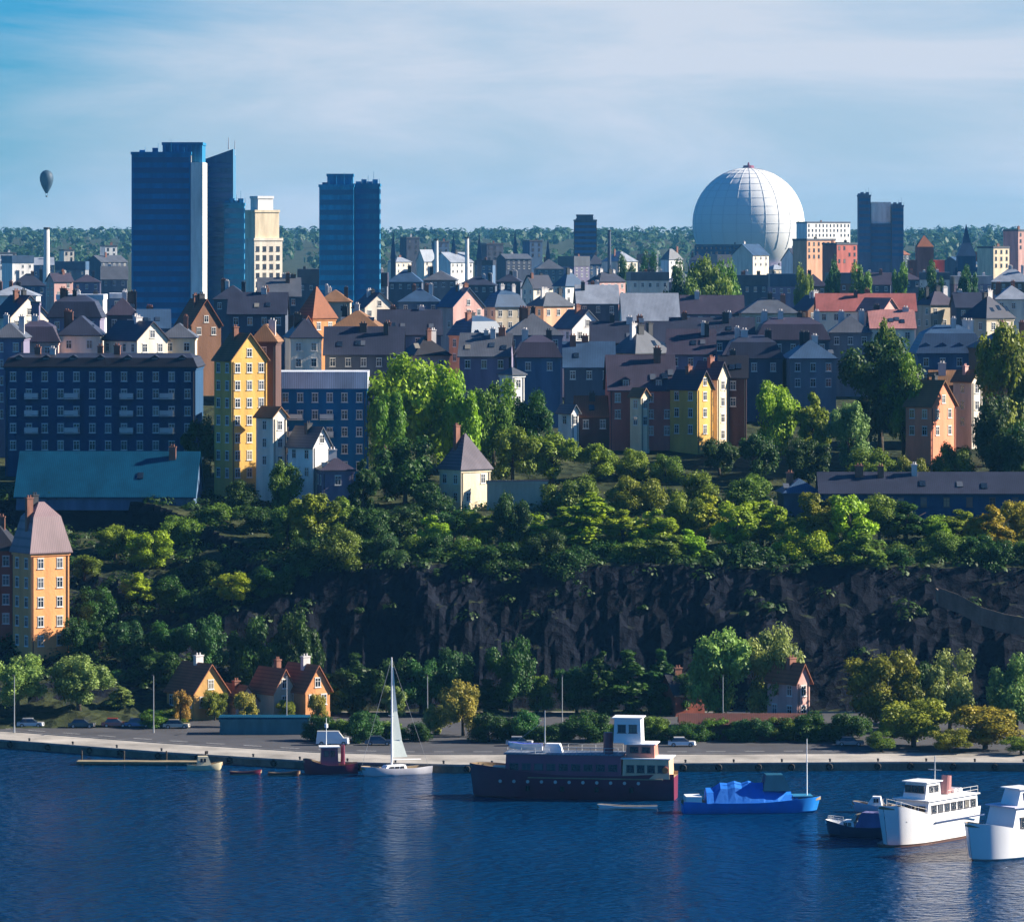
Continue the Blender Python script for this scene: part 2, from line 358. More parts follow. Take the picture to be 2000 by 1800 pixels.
def roof_mesh(b, kind, w, d, h, rh, axis, oh=.45, th=.22):
    hw, hd = w / 2 + oh, d / 2 + oh
    if kind == 'gable':
        if axis == 'x':
            for s in (-1, 1):
                sl = rh / (d / 2); y0, z0 = s * hd, h - oh * sl
                a = [(-hw, y0, z0), (hw, y0, z0), (hw, 0, h + rh), (-hw, 0, h + rh)]
                bt = [(p[0], p[1], p[2] + .02) for p in a]; tp = [(p[0], p[1], p[2] + th + .02) for p in a]
                if s > 0: bt, tp = bt[::-1], tp[::-1]
                b.prism(bt, 0, 0, 0, tp)
        else:
            for s in (-1, 1):
                sl = rh / (w / 2); x0, z0 = s * hw, h - oh * sl
                a = [(x0, -hd, z0), (0, -hd, h + rh), (0, hd, h + rh), (x0, hd, z0)]
                bt = [(p[0], p[1], p[2] + .02) for p in a]; tp = [(p[0], p[1], p[2] + th + .02) for p in a]
                if s < 0: bt, tp = bt, tp
                else: bt, tp = bt[::-1], tp[::-1]
                b.prism(bt[::-1], 0, 0, 0, tp[::-1])
    elif kind == 'flat':
        b.box(-w / 2 - .2, w / 2 + .2, -d / 2 - .2, d / 2 + .2, h, h + rh)
    else:
        o = [(-hw, -hd), (hw, -hd), (hw, hd), (-hw, hd)]
        b.prism(o, h, h + .2)
        q = [(x * .995, y * .995) for x, y in o]
        if kind == 'hip':
            k = min(hw, hd) * .95
            if w >= d: t = [(-hw + k, -.15), (hw - k, -.15), (hw - k, .15), (-hw + k, .15)]
            else: t = [(-.15, -hd + k), (.15, -hd + k), (.15, hd - k), (-.15, hd - k)]
            b.prism(q, h + .2, h + rh, 0, t)
        elif kind == 'pyramid':
            b.prism(q, h + .2, h + rh, 0, [(-.12, -.12), (.12, -.12), (.12, .12), (-.12, .12)])
        elif kind == 'mansard':
            k = min(rh * .35, hd * .4); t = [(-hw + k, -hd + k), (hw - k, -hd + k), (hw - k, hd - k), (-hw + k, hd - k)]
            b.prism(q, h + .2, h + rh * .72, 0, t)
            t2 = [(-hw + k * 2.4, -.2), (hw - k * 2.4, -.2), (hw - k * 2.4, .2), (-hw + k * 2.4, .2)]
            b.prism([(x * .995, y * .995) for x, y in t], h + rh * .72, h + rh, 0, t2)
_b = MB(); _b.box(-.55, .55, -.75, .75, 0, .2); SKYL = _b.mesh('roof_window', GLASS)
NB = [0]
def B(name, label, px, Y, wpx, py_eave, rot=0, depth=12, roof='hip', rh=4.0, axis='x', wall='grey', rm='navy', rows=2, chim=1, key='w', cat='building',
      group=None, sp=3.0, wh=1.7, ww=1.15, side=True, pane=False, dorm=0, base=None, chm=None, right=False, sill0=0.0, balc=()):
    X = X_(px, Y); w = wpx * Y / F; a = R(rot); NB[0] += 1
    zs = [T(X + (sx * w * math.cos(a) - sy * depth * math.sin(a)) / 2, Y + (sx * w * math.sin(a) + sy * depth * math.cos(a)) / 2) for sx in (-1, 1) for sy in (-1, 1)]
    zb = min(zs) - .4 if base is None else base
    h = Z_(py_eave, Y) - zb
    if h < 2.5: h = 2.5
    root = thing(name, label, cat, (X, Y, zb), a, group)
    b = MB(); hw, hd = w / 2, depth / 2
    b.box(-hw, hw, -hd, hd, 0, h)
    if roof == 'gable':
        if axis == 'x':
            for s in (-1, 1): b.prism([(s * hw - .01, -hd), (s * hw + .01, -hd), (s * hw + .01, hd), (s * hw - .01, hd)], h, 0, 0, [(s * hw - .01, -.01, h + rh), (s * hw + .01, -.01, h + rh), (s * hw + .01, .01, h + rh), (s * hw - .01, .01, h + rh)])
        else:
            for s in (-1, 1): b.prism([(-hw, s * hd - .01), (hw, s * hd - .01), (hw, s * hd + .01), (-hw, s * hd + .01)], h, 0, 0, [(-.01, s * hd - .01, h + rh), (.01, s * hd - .01, h + rh), (.01, s * hd + .01, h + rh), (-.01, s * hd + .01, h + rh)])
    if Y < 1150:                                            # plinth and cornice bands
        b.box(-hw - .06, hw + .06, -hd - .06, hd + .06, -.1, min(1.1, h * .3)); 
        if roof != 'gable': b.box(-hw - .16, hw + .16, -hd - .16, hd + .16, h - .45, h - .003)
    b.build('wall', WALL[wall], root)
    b = MB(); roof_mesh(b, roof, w, depth, h, rh, axis); rf = b.build('roof', ROOF[rm], root)
    r = random.Random(int(px * 7 + Y))
    for k in range(chim):
        cx = hw * (r.uniform(-.75, .75) if axis == 'x' or roof != 'gable' else r.uniform(-.3, .3)); cy = hd * r.uniform(-.3, .2)
        cw = r.uniform(.45, .75); top = h + rh + r.uniform(.5, 1.5); b = MB()
        b.box(cx - cw, cx + cw, cy - .4, cy + .4, h + .3, top); b.box(cx - cw - .1, cx + cw + .1, cy - .5, cy + .5, top, top + .18)
        b.cyl((cx - cw * .4, cy, top + .18), (cx - cw * .4, cy, top + .6), .16, .13, 6); b.cyl((cx + cw * .4, cy, top + .18), (cx + cw * .4, cy, top + .6), .16, .13, 6)
        b.build('chimney', chm or r.choice([BRICKCH, CHWHITE, DARKST]), rf)
    if Y < 1160 and depth > 6 and (roof == 'hip' or (roof == 'gable' and axis == 'x')):
        for k in range(r.choice([1, 2, 3])):
            u = r.uniform(-.45, .45) * w; tt = r.uniform(.3, .5); sl = math.atan2(rh, depth / 2 + .3)
            o = link('roof_window', SKYL, rf, (u, -depth / 2 * (1 - tt) - .1, h + rh * tt + .1)); o.rotation_euler = (sl, 0, 0)
    for k in range(dorm):
        x = (-hw + w * (k + .5) / dorm); b = MB(); z0 = h + .3; dw = .85
        b.box(x - dw, x + dw, -hd + .5, -hd + 3, z0, z0 + 1.5); b.prism([(x - dw - .15, -hd + .3), (x + dw + .15, -hd + .3), (x + dw + .15, -hd + 3), (x - dw - .15, -hd + 3)], z0 + 1.5, z0 + 2.1, 0, [(x - .05, -hd + .3), (x + .05, -hd + .3), (x + .05, -hd + 3), (x - .05, -hd + 3)])
        dm = b.build('dormer', ROOF[rm], rf); link('window', WINT[key], dm, (x, -hd + .45, z0 + .2), 0, (1.1, 1, 1.2))
    # windows: facade facing the water and one visible flank
    pitch = 3.25
    def face(n, length, place, ang):
        m = max(1, int(length / sp))
        for rr in range(n):
            z = h - 2.55 - pitch * rr - sill0
            if z < 1.2: break
            for c in range(m):
                u = -length / 2 + length * (c + .5) / m; x, y = place(u)
                if r.random() < .07: continue
                window(root, x, y, z, ww, wh, ang, key, pane)
    face(rows, w, lambda u: (u, -hd - .012), 0)
    if side and abs(rot) > 8:
        if rot > 0: face(rows, depth, lambda u: (-hw - .012, -u), -math.pi / 2)
        else: face(rows, depth, lambda u: (hw + .012, u), math.pi / 2)
    if roof == 'gable' and axis == 'y' and rh > 3: window(root, 0, -hd - .012, h + .35, ww, wh * .9, 0, key, pane)
    if Y < 970 and h > 6:
        for sx in (-1, 1):
            b = MB(); b.cyl((sx * (hw - .35), -hd - .1, .2), (sx * (hw - .35), -hd - .1, h - .5), .07, .07, 6); b.build('downpipe', DARKST, root)
    for (bx, bz) in balc:
        b = MB(); x = bx * hw; z = h - bz
        b.box(x - 1.3, x + 1.3, -hd - 1.1, -hd - .02, z - .15, z); b.box(x - 1.3, x + 1.3, -hd - 1.12, -hd - 1.06, z + .12, z + 1.0)
        for q in (-1.28, 1.22): b.box(x + q, x + q + .06, -hd - 1.06, -hd - .04, z + .12, z + 1.0)
        b.build('balcony', STEEL, root)
    return root
rrow = random.Random(21)
def brow(rows, where, group, name='city_block', cat='building'):
    """a row of like buildings, each described by wall, roof and place in the row"""
    wn = dict(slate='dark grey', bluegrey='blue-grey', bone='off-white', darkbrown='dark brown', glassblue='blue')
    rn = dict(hip='hip roof', gable='gabled roof', mansard='mansard roof', flat='flat roof', pyramid='pointed roof')
    rows = sorted(rows, key=lambda q: q[0]); n = len(rows)
    for i, (px, Y, w, pe, rot, roof, rh, wall, rm, k) in enumerate(rows):
        place = f'{ORD[i]} from the left' if i < n - 1 else 'last on the right'
        kw = dict(rows=1, chim=1, depth=13); kw.update(k)
        if Y < 2200: kw['chim'] = kw['chim'] + rrow.choice([0, 1, 2])
        if abs(rot) < 8 and rrow.random() < .38 and roof != 'flat' and w < 112:     # turned to the street, one flank in the sun
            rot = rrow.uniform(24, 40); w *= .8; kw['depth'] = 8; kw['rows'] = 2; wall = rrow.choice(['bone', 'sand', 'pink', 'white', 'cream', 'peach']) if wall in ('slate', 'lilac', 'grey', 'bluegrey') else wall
            if kw.get('axis') == 'x': kw['axis'] = 'y'
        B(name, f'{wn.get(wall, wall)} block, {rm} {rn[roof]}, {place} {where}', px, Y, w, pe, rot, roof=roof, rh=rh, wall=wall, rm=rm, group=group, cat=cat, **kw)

# ------------------------------------------------------------------ skyline
def slab(root, name, x0, x1, y0, y1, z0, z1, wall, floors=0, key='dr', z_from=None, vert=0):
    """one block of a tower with a ribbon window per storey on the faces that can be seen"""
    b = MB(); b.box(x0, x1, y0, y1, z0, z1); b.box(x0 - .25, x1 + .25, y0 - .25, y1 + .25, z1, z1 + .9)
    for k in range(vert):
        x = x0 + (x1 - x0) * (k + .5) / vert; b.box(x - .25, x + .25, y0 - .35, y0, z0, z1 - .01)
    for k in range(4 if floors > 6 else 0):                     # plant boxes and aerials on the roof
        x = x0 + (x1 - x0) * (.14 + .22 * k); b.box(x - .9, x + .9, (y0 + y1) / 2 + 1, (y0 + y1) / 2 + 3, z1 + .9, z1 + 1.7 + .7 * (k % 2)); b.cyl((x + 1.6, y0 + 2, z1 + .9), (x + 1.6, y0 + 2, z1 + 2.6 + 1.2 * (k % 3)), .08, .05, 5)
    o = b.build(name, WALL[wall], root)
    if floors:
        st = 3.4
        for k in range(floors):
            z = z1 - 2.6 - st * k
            if z < z0 + 1: break
            for pos, ang, ln in (((x0 + x1) / 2, y0 - .05, 0), 0, (x1 - x0) * .94), ((x1 + .05, (y0 + y1) / 2, 0), math.pi / 2, (y1 - y0) * .9):
                link('ribbon_window', WINT[key], o, (pos[0], pos[1], z), ang, (ln, 1, 1.7))
    return o
def tower(name, label, px, Y, cat='tower', rot=0, group=None):
    X = X_(px, Y); return thing(name, label, cat, (X, Y, T(X, Y) - 1), R(rot), group)
def lz(t, py): return Z_(py, t.location.y) - t.location.z
def lx(t, px): return X_(px, t.location.y) - t.location.x

def skyline():
    # tall dark slab with a higher plant block and a sunlit side strip put in as a white shaft; lower slab behind its right edge
    t = tower('tower_block', 'tallest dark blue tower block with a pale vertical strip and raised plant room', 320, 1600)
    slab(t, 'main_slab', lx(t, 261), lx(t, 376), -9, 9, 0, lz(t, 303), 'towerblue', 17)
    slab(t, 'plant_room', lx(t, 320), lx(t, 397), -6, 12, 0, lz(t, 284), 'towernavy', 0, vert=9)
    b = MB(); b.box(lx(t, 377), lx(t, 400), -10.5, 12, 0, lz(t, 318)); b.build('lit_strip', WALL['white'], t)
    b = MB(); b.box(lx(t, 376) , lx(t, 377), -9.3, 0, 0, lz(t, 305)); b.build('fin', STEEL, t)
    t = tower('tower_block', 'slimmer blue-grey tower with a sloping top right of the pale strip', 430, 1640)
    b = MB(); x0, x1 = lx(t, 402), lx(t, 458); z0, z1 = lz(t, 312), lz(t, 292)
    b.prism([(x0, -8, 0), (x1, -8, 0), (x1, 8, 0), (x0, 8, 0)], 0, 0, 0, [(x0, -8, z0), (x1, -8, z1), (x1, 8, z1), (x0, 8, z0)]); w = b.build('wall', WALL['towergrey'], t)
    for k in range(15): link('ribbon_window', WINT['dr'], w, ((x0 + x1) / 2, -8.05, z0 - 3 - 3.3 * k), 0, ((x1 - x0) * .9, 1, 1.8))
    b = MB(); b.cyl((x1 - 2, 0, z1), (x1 - 2, 0, z1 + 4), .25, .1); b.cyl((x1 + 0, 2, z1 - 2), (x1 + 0, 2, z1 + 3), .2, .1); b.build('antenna', STEEL, t)
    slab(t, 'side_block', lx(t, 442), lx(t, 481), -13, -8.3, 0, lz(t, 402), 'towernavy', 10)
    # pale sunlit building with a stepped top
    t = tower('office_building', 'pale beige building with stepped top between the two blue towers', 515, 1760, 'building', 28)
    slab(t, 'main_block', -5.6, 5.6, -4, 6, 0, lz(t, 470), 'bone', 0)
    slab(t, 'upper_block', -5.0, 4.6, -3.4, 5.5, lz(t, 470) + .9, lz(t, 415), 'cream', 0)
    slab(t, 'roof_block', -3.4, 2.6, -2.5, 4, lz(t, 415) + .9, lz(t, 388), 'white', 0)
    for k in range(7):
        for c in range(4): link('window', WINT['d'], t, (-4.2 + 2.7 * c, -4.02, lz(t, 480) - 3.2 * k - 2), 0, (1.3, 1, 1.7))
    # second blue tower; shade of its right face put into the navy slab's colour
    t = tower('tower_block', 'isolated blue glass tower block with a flat cap left of centre', 685, 1650)
    s = slab(t, 'main_slab', lx(t, 625), lx(t, 692), -7, 6, 0, lz(t, 366), 'towerblue', 14); slab(t, 'shade_slab', lx(t, 692.3), lx(t, 742), -4, 9, 0, lz(t, 364), 'towernavy', 14)
    slab(t, 'plant_room', lx(t, 640), lx(t, 690), -4, 4, lz(t, 366) + .9, lz(t, 345), 'towernavy', 0)
    # small grey block on the horizon, centre
    t = tower('tower_block', 'small plain grey tower block alone on the horizon right of centre', 1143, 3000)
    slab(t, 'main_slab', lx(t, 1121), lx(t, 1165), -7, 7, 0, lz(t, 432), 'slate', 8)
    slab(t, 'plant_room', lx(t, 1126), lx(t, 1158), -5, 5, lz(t, 432) + .9, lz(t, 422), 'slate', 0)
    # pair of dark shafts with a white cap between
    t = tower('tower_block', 'twin grey-blue tower shafts with a white block between their tops', 1718, 2600)
    slab(t, 'left_shaft', lx(t, 1676), lx(t, 1699), -6, 6, 0, lz(t, 384), 'bluegrey', 9)
    slab(t, 'right_shaft', lx(t, 1740), lx(t, 1763), -6, 6, 0, lz(t, 404), 'bluegrey', 8)
    slab(t, 'middle_block', lx(t, 1699.5), lx(t, 1739.5), -4, 4, 0, lz(t, 440), 'bluegrey', 6)
    slab(t, 'top_block', lx(t, 1700.5), lx(t, 1738.5), -3, 5, lz(t, 440) + .9, lz(t, 398), 'white', 0)
    # white sphere arena
    Y = 4400; X = X_(1462, Y); r = 109 * Y / F; zc = Z_(437, Y); z0 = T(X, Y)
    t = thing('arena', 'huge white spherical arena dome rising above the right skyline', 'arena', (X, Y, z0))
    b = MB(); n = 64; b.lathe([(max(.05, r * math.sin(math.pi * k / n)), zc - z0 + r * math.cos(math.pi * k / n)) for k in range(n, -1, -1)], 96)
    m = M('globe_panels', (.64, .64, .62), rough=.6, var=.03, scale=.05); b.build('dome', m, t, smooth=True)
    b = MB(); b.cyl((0, 0, zc - z0 + r - .3), (0, 0, zc - z0 + r + 2.2), 5.5, 4.5, 16); b.cyl((0, 0, zc - z0 + r + 2.2), (0, 0, zc - z0 + r + 5), 1.2, .6, 8); b.build('roof_cap', M('cap_red', (.16, .04, .07)), t)
    b = MB()
    for k in range(24):                                        # panel ribs standing a little proud
        a = 2 * math.pi * k / 24; pts = [Vector((math.cos(a) * (r + .12) * math.sin(q), math.sin(a) * (r + .12) * math.sin(q), zc - z0 + (r + .12) * math.cos(q))) for q in [math.pi * (j + .6) / 24 for j in range(16)]]
        for p, q in zip(pts, pts[1:]): b.cyl(p, q, .28, .28, 4)
    for k in range(1, 12):
        ph = math.pi * k / 20; rr, zz = (r + .1) * math.sin(ph), zc - z0 + (r + .1) * math.cos(ph); pts = [Vector((rr * math.cos(2 * math.pi * j / 60), rr * math.sin(2 * math.pi * j / 60), zz)) for j in range(61)]
        for p, q in zip(pts, pts[1:]): b.cyl(p, q, .2, .2, 4)
    b.build('ribs', M('globe_rib', (.52, .53, .54), rough=.6, var=.05), t)
    b = MB(); b.prism([(r * .8 * math.cos(6.283 * k / 40), r * .8 * math.sin(6.283 * k / 40)) for k in range(40)], -2, 9); b.build('podium', WALL['lilac'], t)
    # church with a steeple
    t = tower('church', 'dark blue church with a pointed steeple on the right horizon', 1887, 2400, 'church')
    b = MB(); b.box(-4.5, 4.5, -4, 4, 0, lz(t, 500)); b.box(-5.5, 12, 0, 9, 0, lz(t, 522)); b.build('wall', WALL['navy'], t)
    b = MB(); z = lz(t, 500); b.prism([(-4.8, -4.3), (4.8, -4.3), (4.8, 4.3), (-4.8, 4.3)], z, z + 6.5, 0, [(-2, -2), (2, -2), (2, 2), (-2, 2)])
    b.prism([(-2, -2), (2, -2), (2, 2), (-2, 2)], z + 6.5, lz(t, 438), 0, [(-.1, -.1), (.1, -.1), (.1, .1), (-.1, .1)]); b.build('steeple', ROOF['blue'], t)
    t = tower('church', 'red-brown brick church with a stubby tower right of the twin shafts', 1805, 2200, 'church')
    b = MB(); b.box(lx(t, 1790), lx(t, 1822), -4, 6, 0, lz(t, 482)); b.box(lx(t, 1775), lx(t, 1845), 0, 9, 0, lz(t, 508)); b.build('wall', WALL['brick'], t)
    b = MB(); b.prism([(lx(t, 1789), -4.3), (lx(t, 1823), -4.3), (lx(t, 1823), 6.3), (lx(t, 1789), 6.3)], lz(t, 482), lz(t, 460), 0, [(-.2, .8), (.2, .8), (.2, 1.2), (-.2, 1.2)]); b.build('roof', ROOF['rust'], t)
    # hot-air balloon over the left horizon
    Y = 4200; X = X_(91, Y); z = Z_(385, Y)
    t = thing('hot_air_balloon', 'small dark hot-air balloon floating in the sky at far left', 'balloon', (X, Y, z))
    b = MB(); b.lathe([(.9, 3.2), (2.6, 6), (4.6, 10), (5.8, 14), (6.0, 17), (5.2, 20.2), (3.4, 22.4), (1.2, 23.3), (.05, 23.5)], 20); b.build('envelope', M('balloon_cloth', (.03, .06, .09), rough=.6), t, smooth=True)
    b = MB(); b.box(-.8, .8, -.8, .8, 0, 1.2)
    b.build('basket', WOOD, t); b = MB()
    for x in (-.7, .7):
        for y in (-.7, .7): b.cyl((x, y, 1.2), (x * 1.1, y * 1.1, 3.3), .06, .06, 4)
    b.build('ropes', DARKST, t)
    # tall pale chimney, far left
    t = tower('factory_chimney', 'thin pale factory chimney rising below the balloon', 91, 2300, 'chimney')
    b = MB(); b.cyl((0, 0, 0), (0, 0, lz(t, 448)), 2.0, 1.3, 14); b.build('shaft', WALL['white'], t)
    b = MB(); b.cyl((0, 0, lz(t, 448)), (0, 0, lz(t, 444)), 1.5, 1.5, 14); b.build('rim', DARKST, t)
    # little spires and stacks along the middle horizon
    for px, pt, Y, w, nm, lab in ((768, 452, 2500, 9, 'spire', 'thin grey church spire just right of the isolated blue tower'), (886, 458, 2900, 12, 'spire', 'dark pointed church spire midway along the centre horizon'),
                                  (936, 455, 2600, 9, 'spire', 'needle-thin dark spire above the centre roofs'), (1006, 450, 3000, 10, 'spire', 'tallest thin spire left of the small grey tower block'), (1070, 466, 2700, 8, 'spire', 'short thin spire close left of the small grey tower block')):
        t = tower('church_tower', lab, px, Y, 'spire'); hw = w * Y / F / 2; z = lz(t, 505); b = MB(); b.box(-hw, hw, -hw, hw, 0, z); b.build('wall', WALL['slate'], t)
        b = MB(); b.prism([(-hw - .3, -hw - .3), (hw + .3, -hw - .3), (hw + .3, hw + .3), (-hw - .3, hw + .3)], z, lz(t, pt), 0, [(-.1, -.1), (.1, -.1), (.1, .1), (-.1, .1)]); b.build('spire', ROOF['blue'], t)
    for px, pt, Y, lab in ((852, 470, 2300, 'pale slender chimney stack left of the midway spire'), (912, 466, 2350, 'white slender stack between the two centre spires'), (1190, 452, 2800, 'thin grey mast right of the small grey tower block')):
        t = tower('chimney_stack', lab, px, Y, 'chimney'); b = MB(); b.cyl((0, 0, 0), (0, 0, lz(t, pt)), 1.3, .9, 10); b.build('shaft', WALL['white' if px < 1000 else 'slate'], t)
        b = MB(); b.cyl((0, 0, lz(t, pt)), (0, 0, lz(t, pt) + .8), 1.1, 1.1, 10); b.build('rim', DARKST, t)

# ------------------------------------------------------------------ boats
def hull(L, Bm, H, draft, bow=.32, stern=.75, sheer=.9, n=26, rake=1.6, mats=None, flare=.75):
    """closed hull, bow at +x, deck slightly below the gunwale; z=0 is the waterline"""
    b = MB(); sec = []
    for k in range(n + 1):
        t = k / n; x = -L / 2 + L * t
        wd = Bm / 2 * (min(1, mix(stern, 1, sm(0, .3, t))) if t < 1 - bow else max(.012, math.sqrt(max(0, 1 - ((t - (1 - bow)) / bow) ** 2.1))))
        zs = H + sheer * sm(.45, 1, t) ** 1.3 + .25 * sheer * sm(.3, 0, t)
        rk = rake * sm(1 - bow, 1, t); d = draft * (1 - .6 * sm(1 - bow, 1, t))
        sec.append([(x - rk * .8, 0, -d), (x - rk * .7, wd * flare * .8, -d * .6), (x - rk * .35, wd * mix(flare, 1, .5), .25), (x, wd, zs), (x, max(.005, wd - .12), zs), (x, max(.004, wd - .14), zs - .5), (x, 0, zs - .45)])
    m = len(sec[0])
    for s in (1, -1):
        i = len(b.v)
        for q in sec: b.v += [(p[0], p[1] * s, p[2]) for p in q]
        for k in range(n):
            for j in range(m - 1):
                f = (i + k * m + j, i + (k + 1) * m + j, i + (k + 1) * m + j + 1, i + k * m + j + 1)
                b.f.append(f[::-1] if s > 0 else f); b.m.append(1 if j >= 4 else 0)
        f = tuple(i + j for j in range(m)); b.f.append(f if s > 0 else f[::-1]); b.m.append(0)
    return b
def cabin(root, name, x0, x1, w, z0, z1, m, taper=.12, win=None, key='dr', rake=.0, roofm=None, over=.2, wz=.5, wh=.8, n=0):
    b = MB(); hw = w / 2
    b.prism([(x0, -hw), (x1, -hw), (x1, hw), (x0, hw)], z0, z1, 0, [(x0 + taper, -hw + taper), (x1 - taper - rake, -hw + taper), (x1 - taper - rake, hw - taper), (x0 + taper, hw - taper)])
    o = b.build(name, m, root)
    if roofm:
        b = MB(); b.box(x0 - over, x1 - rake * .6 + over, -hw - over, hw + over, z1, z1 + .14); b.build('cabin_roof', roofm, o)
    if n:
        L = (x1 - x0 - rake - .8); 
        for s in (-1, 1):
            for k in range(n):
                x = x0 + .4 + L * (k + .5) / n
                link('window', WINT[win or 'd'], o, (x, s * (hw - taper * .4 + .03), z0 + wz), 0 if s < 0 else math.pi, (L / n * .72, 1, wh))
    return o
def rail(b, pts, h=1.0, r=.03):
    for p in pts: b.cyl(p, (p[0], p[1], p[2] + h), r, r, 5)
    for p, q in zip(pts, pts[1:]):
        for k in (.5, 1.0): b.cyl((p[0], p[1], p[2] + h * k), (q[0], q[1], q[2] + h * k), r, r, 5)
def put(name, label, px, py, cat, rz, group=None):
    Y = HC * F / (py - HY); return thing(name, label, cat, (X_(px, Y), Y, 0), R(rz), group)

def boats():
    P = lambda n, c, **k: M('paint_' + n, c, rough=k.pop('rough', .35), var=k.pop('var', .14), scale=.5, spec=.5, **k)
    dark, purple, cream, red = P('ship_black', (.15, .022, .05)), P('ship_purple', (.24, .05, .10)), P('ship_cream', (.66, .46, .29)), P('ship_red', (.42, .10, .07))
    blue, tarpb = P('boat_blue', (.012, .19, .60)), M('tarpaulin_blue', (.010, .16, .60), rough=.65, var=.2, scale=.3, bump=.15)
    navyp, canv, deckm = P('boat_navy', (.02, .03, .075)), M('canvas_violet', (.12, .12, .27), rough=.8, bump=.4), M('deck_wood', (.30, .22, .13), rough=.8, var=.3, scale=.6, seam=3)
    roofbl = M('ship_roof', (.16, .19, .24), rough=.5, var=.25, seam=.5)
    shadow_blue = GLASS
    # the big dark steamer alongside the quay, bow to the left
    t = put('old_steamer', 'large dark-hulled old ship with blue-grey deckhouse roof and cream stern house', 1118, 1556, 'ship', 171)
    hull(30, 6.6, 3.5, 1.4, sheer=1.2).build('hull', [dark, deckm], t, smooth='angle')
    c = cabin(t, 'deckhouse', -7.5, 9.4, 5.2, 3.1, 6.3, purple, n=9, roofm=roofbl, wz=1.0, wh=.9)
    b = MB(); b.box(9.6, 11.6, -1.3, 1.3, 3.2, 4.3); b.build('hatch', cream, t)
    c2 = cabin(t, 'stern_house', -14.4, -7.6, 5.4, 3.1, 5.9, cream, n=4, roofm=PAINTW, wz=.9, wh=1.0)
    c3 = cabin(t, 'upper_cabin', -12.2, -8.0, 4.2, 6.06, 7.9, P('ship_salmon', (.55, .22, .16)), n=2, roofm=PAINTW, wz=.7, wh=.8)
    c4 = cabin(t, 'wheelhouse', -10.2, -6.2, 3.6, 8.06, 11.6, PAINTW, n=2, wz=1.5, wh=1.1, roofm=PAINTW)
    b = MB(); b.cyl((-5.2, 0, 6.4), (-5.2, 0, 9.4), .75, .65, 14); b.build('funnel', dark, t)
    b = MB(); b.cyl((4, 0, 6.4), (4, 0, 12.4), .12, .06, 8); b.cyl((4, 0, 11), (10, 0, 6.5), .02, .02, 4); b.build('mast', STEEL, t)
    b = MB(); b.prism([(1.4, -1), (4.2, -1), (4.2, 1), (1.4, 1)], 6.45, 7.7, 0, [(1.8, -.7), (3.8, -.7), (3.8, .7), (1.8, .7)]); b.build('skylight', PAINTW, t)
    for yy in (-2.75, 2.75): b = MB(); rail(b, [(x, yy, 6.44) for x in range(-7, 10, 2)], .95); b.build('railing', FRAMEW, t)
    for x in range(-10, 11, 2):
        b = MB(); b.cyl((x, 3.28, 2.5), (x, 3.36, 2.5), .24, .24, 12); b.build('porthole', STEEL, t)
    for sy in (-1, 1): b = MB(); b.box(-13.5, 6, sy * 3.3 - .08, sy * 3.3 + .08, 3.0, 3.16); b.build('rub_rail', deckm, t)
    b = MB(); b.cyl((-13.8, 2.76, 4.4), (-13.8, 2.86, 4.4), .45, .45, 14); b.build('lifebuoy', P('buoy_orange', (.65, .18, .05)), t)
    lb = hull(5, 1.5, .6, .4, bow=.5, sheer=.2, rake=.3); lb.v = [(x + 6.6, y + 1.6, z + 7.2) for x, y, z in lb.v]; lb.build('lifeboat', [PAINTW, tarpb], t)
    for x in (-9, -4, 1, 6): b = MB(); b.cyl((x, 3.42, 1.2), (x, 3.42, 1.9), .28, .28, 10); b.build('fender', RUBBER, t)
    # white rowing boat at the steamer's stern
    t = put('rowing_boat', 'small white rowing boat floating by the stern of the dark ship', 1225, 1580, 'boat', 178)
    hull(8.5, 1.7, .5, .25, bow=.5, sheer=.25, rake=.4).build('hull', [PAINTW, deckm], t, smooth='angle')
    b = MB(); b.box(-2, -1.6, -.7, .7, .3, .36); b.box(.4, .8, -.75, .75, .3, .36); b.build('thwarts', deckm, t)
    # blue boat under a tarpaulin
    t = put('blue_barge', 'long bright blue boat under a blue tarpaulin with dark canopy', 1468, 1585, 'boat', 4)
    hull(19.5, 4.6, 1.5, .8, sheer=.7, bow=.25).build('hull', [blue, deckm], t, smooth='angle')
    b = MB()                                                    # ridge-tent cover, sagging between hoops
    n = 12
    for k in range(n):
        xa, xb = -6.5 + 12 * k / n, -6.5 + 12 * (k + 1) / n
        ha, hb = [1.7 + (2.7 - .3 * (j % 2)) * (1 - .55 * sm(.55, 1, j / n)) * (1 - .35 * sm(.25, 0, j / n)) for j in (k, k + 1)]
        for s in (-1, 1):
            q = [(xa, s * 2.2, 1.45), (xb, s * 2.2, 1.45), (xb, s * 1.2, mix(1.5, hb, .72)), (xa, s * 1.2, mix(1.5, ha, .72))]; b.poly(q if s < 0 else q[::-1])
            q = [(xa, s * 1.2, mix(1.5, ha, .72)), (xb, s * 1.2, mix(1.5, hb, .72)), (xb, 0, hb), (xa, 0, ha)]; b.poly(q if s < 0 else q[::-1])
    for x, hh, s in ((-6.5, 1.7 + 2.7 * .65, 1), (5.5, 1.7 + 2.7 * .45, -1)): b.poly([(x, -2.2, 1.45), (x, -1.2, mix(1.5, hh, .72)), (x, 0, hh), (x, 1.2, mix(1.5, hh, .72)), (x, 2.2, 1.45)][::s])
    b.build('tarpaulin', tarpb, t)
    cabin(t, 'canopy', 1.4, 5.4, 3.6, 3.1, 5.3, M('canopy_teal', (.012, .085, .15), rough=.8, spec=.1), taper=.5, rake=.6)
    cabin(t, 'fore_cabin', 5.9, 8.3, 2.8, 1.4, 2.2, blue, n=2, wz=.2, wh=.45, roofm=P('boat_teal', (.03, .20, .34)))
    b = MB(); b.prism([(-9.4, -1.6), (-7.2, -1.9), (-7.2, 1.9), (-9.4, 1.6)], 1.3, 2.4); b.build('stern_locker', PAINTW, t)
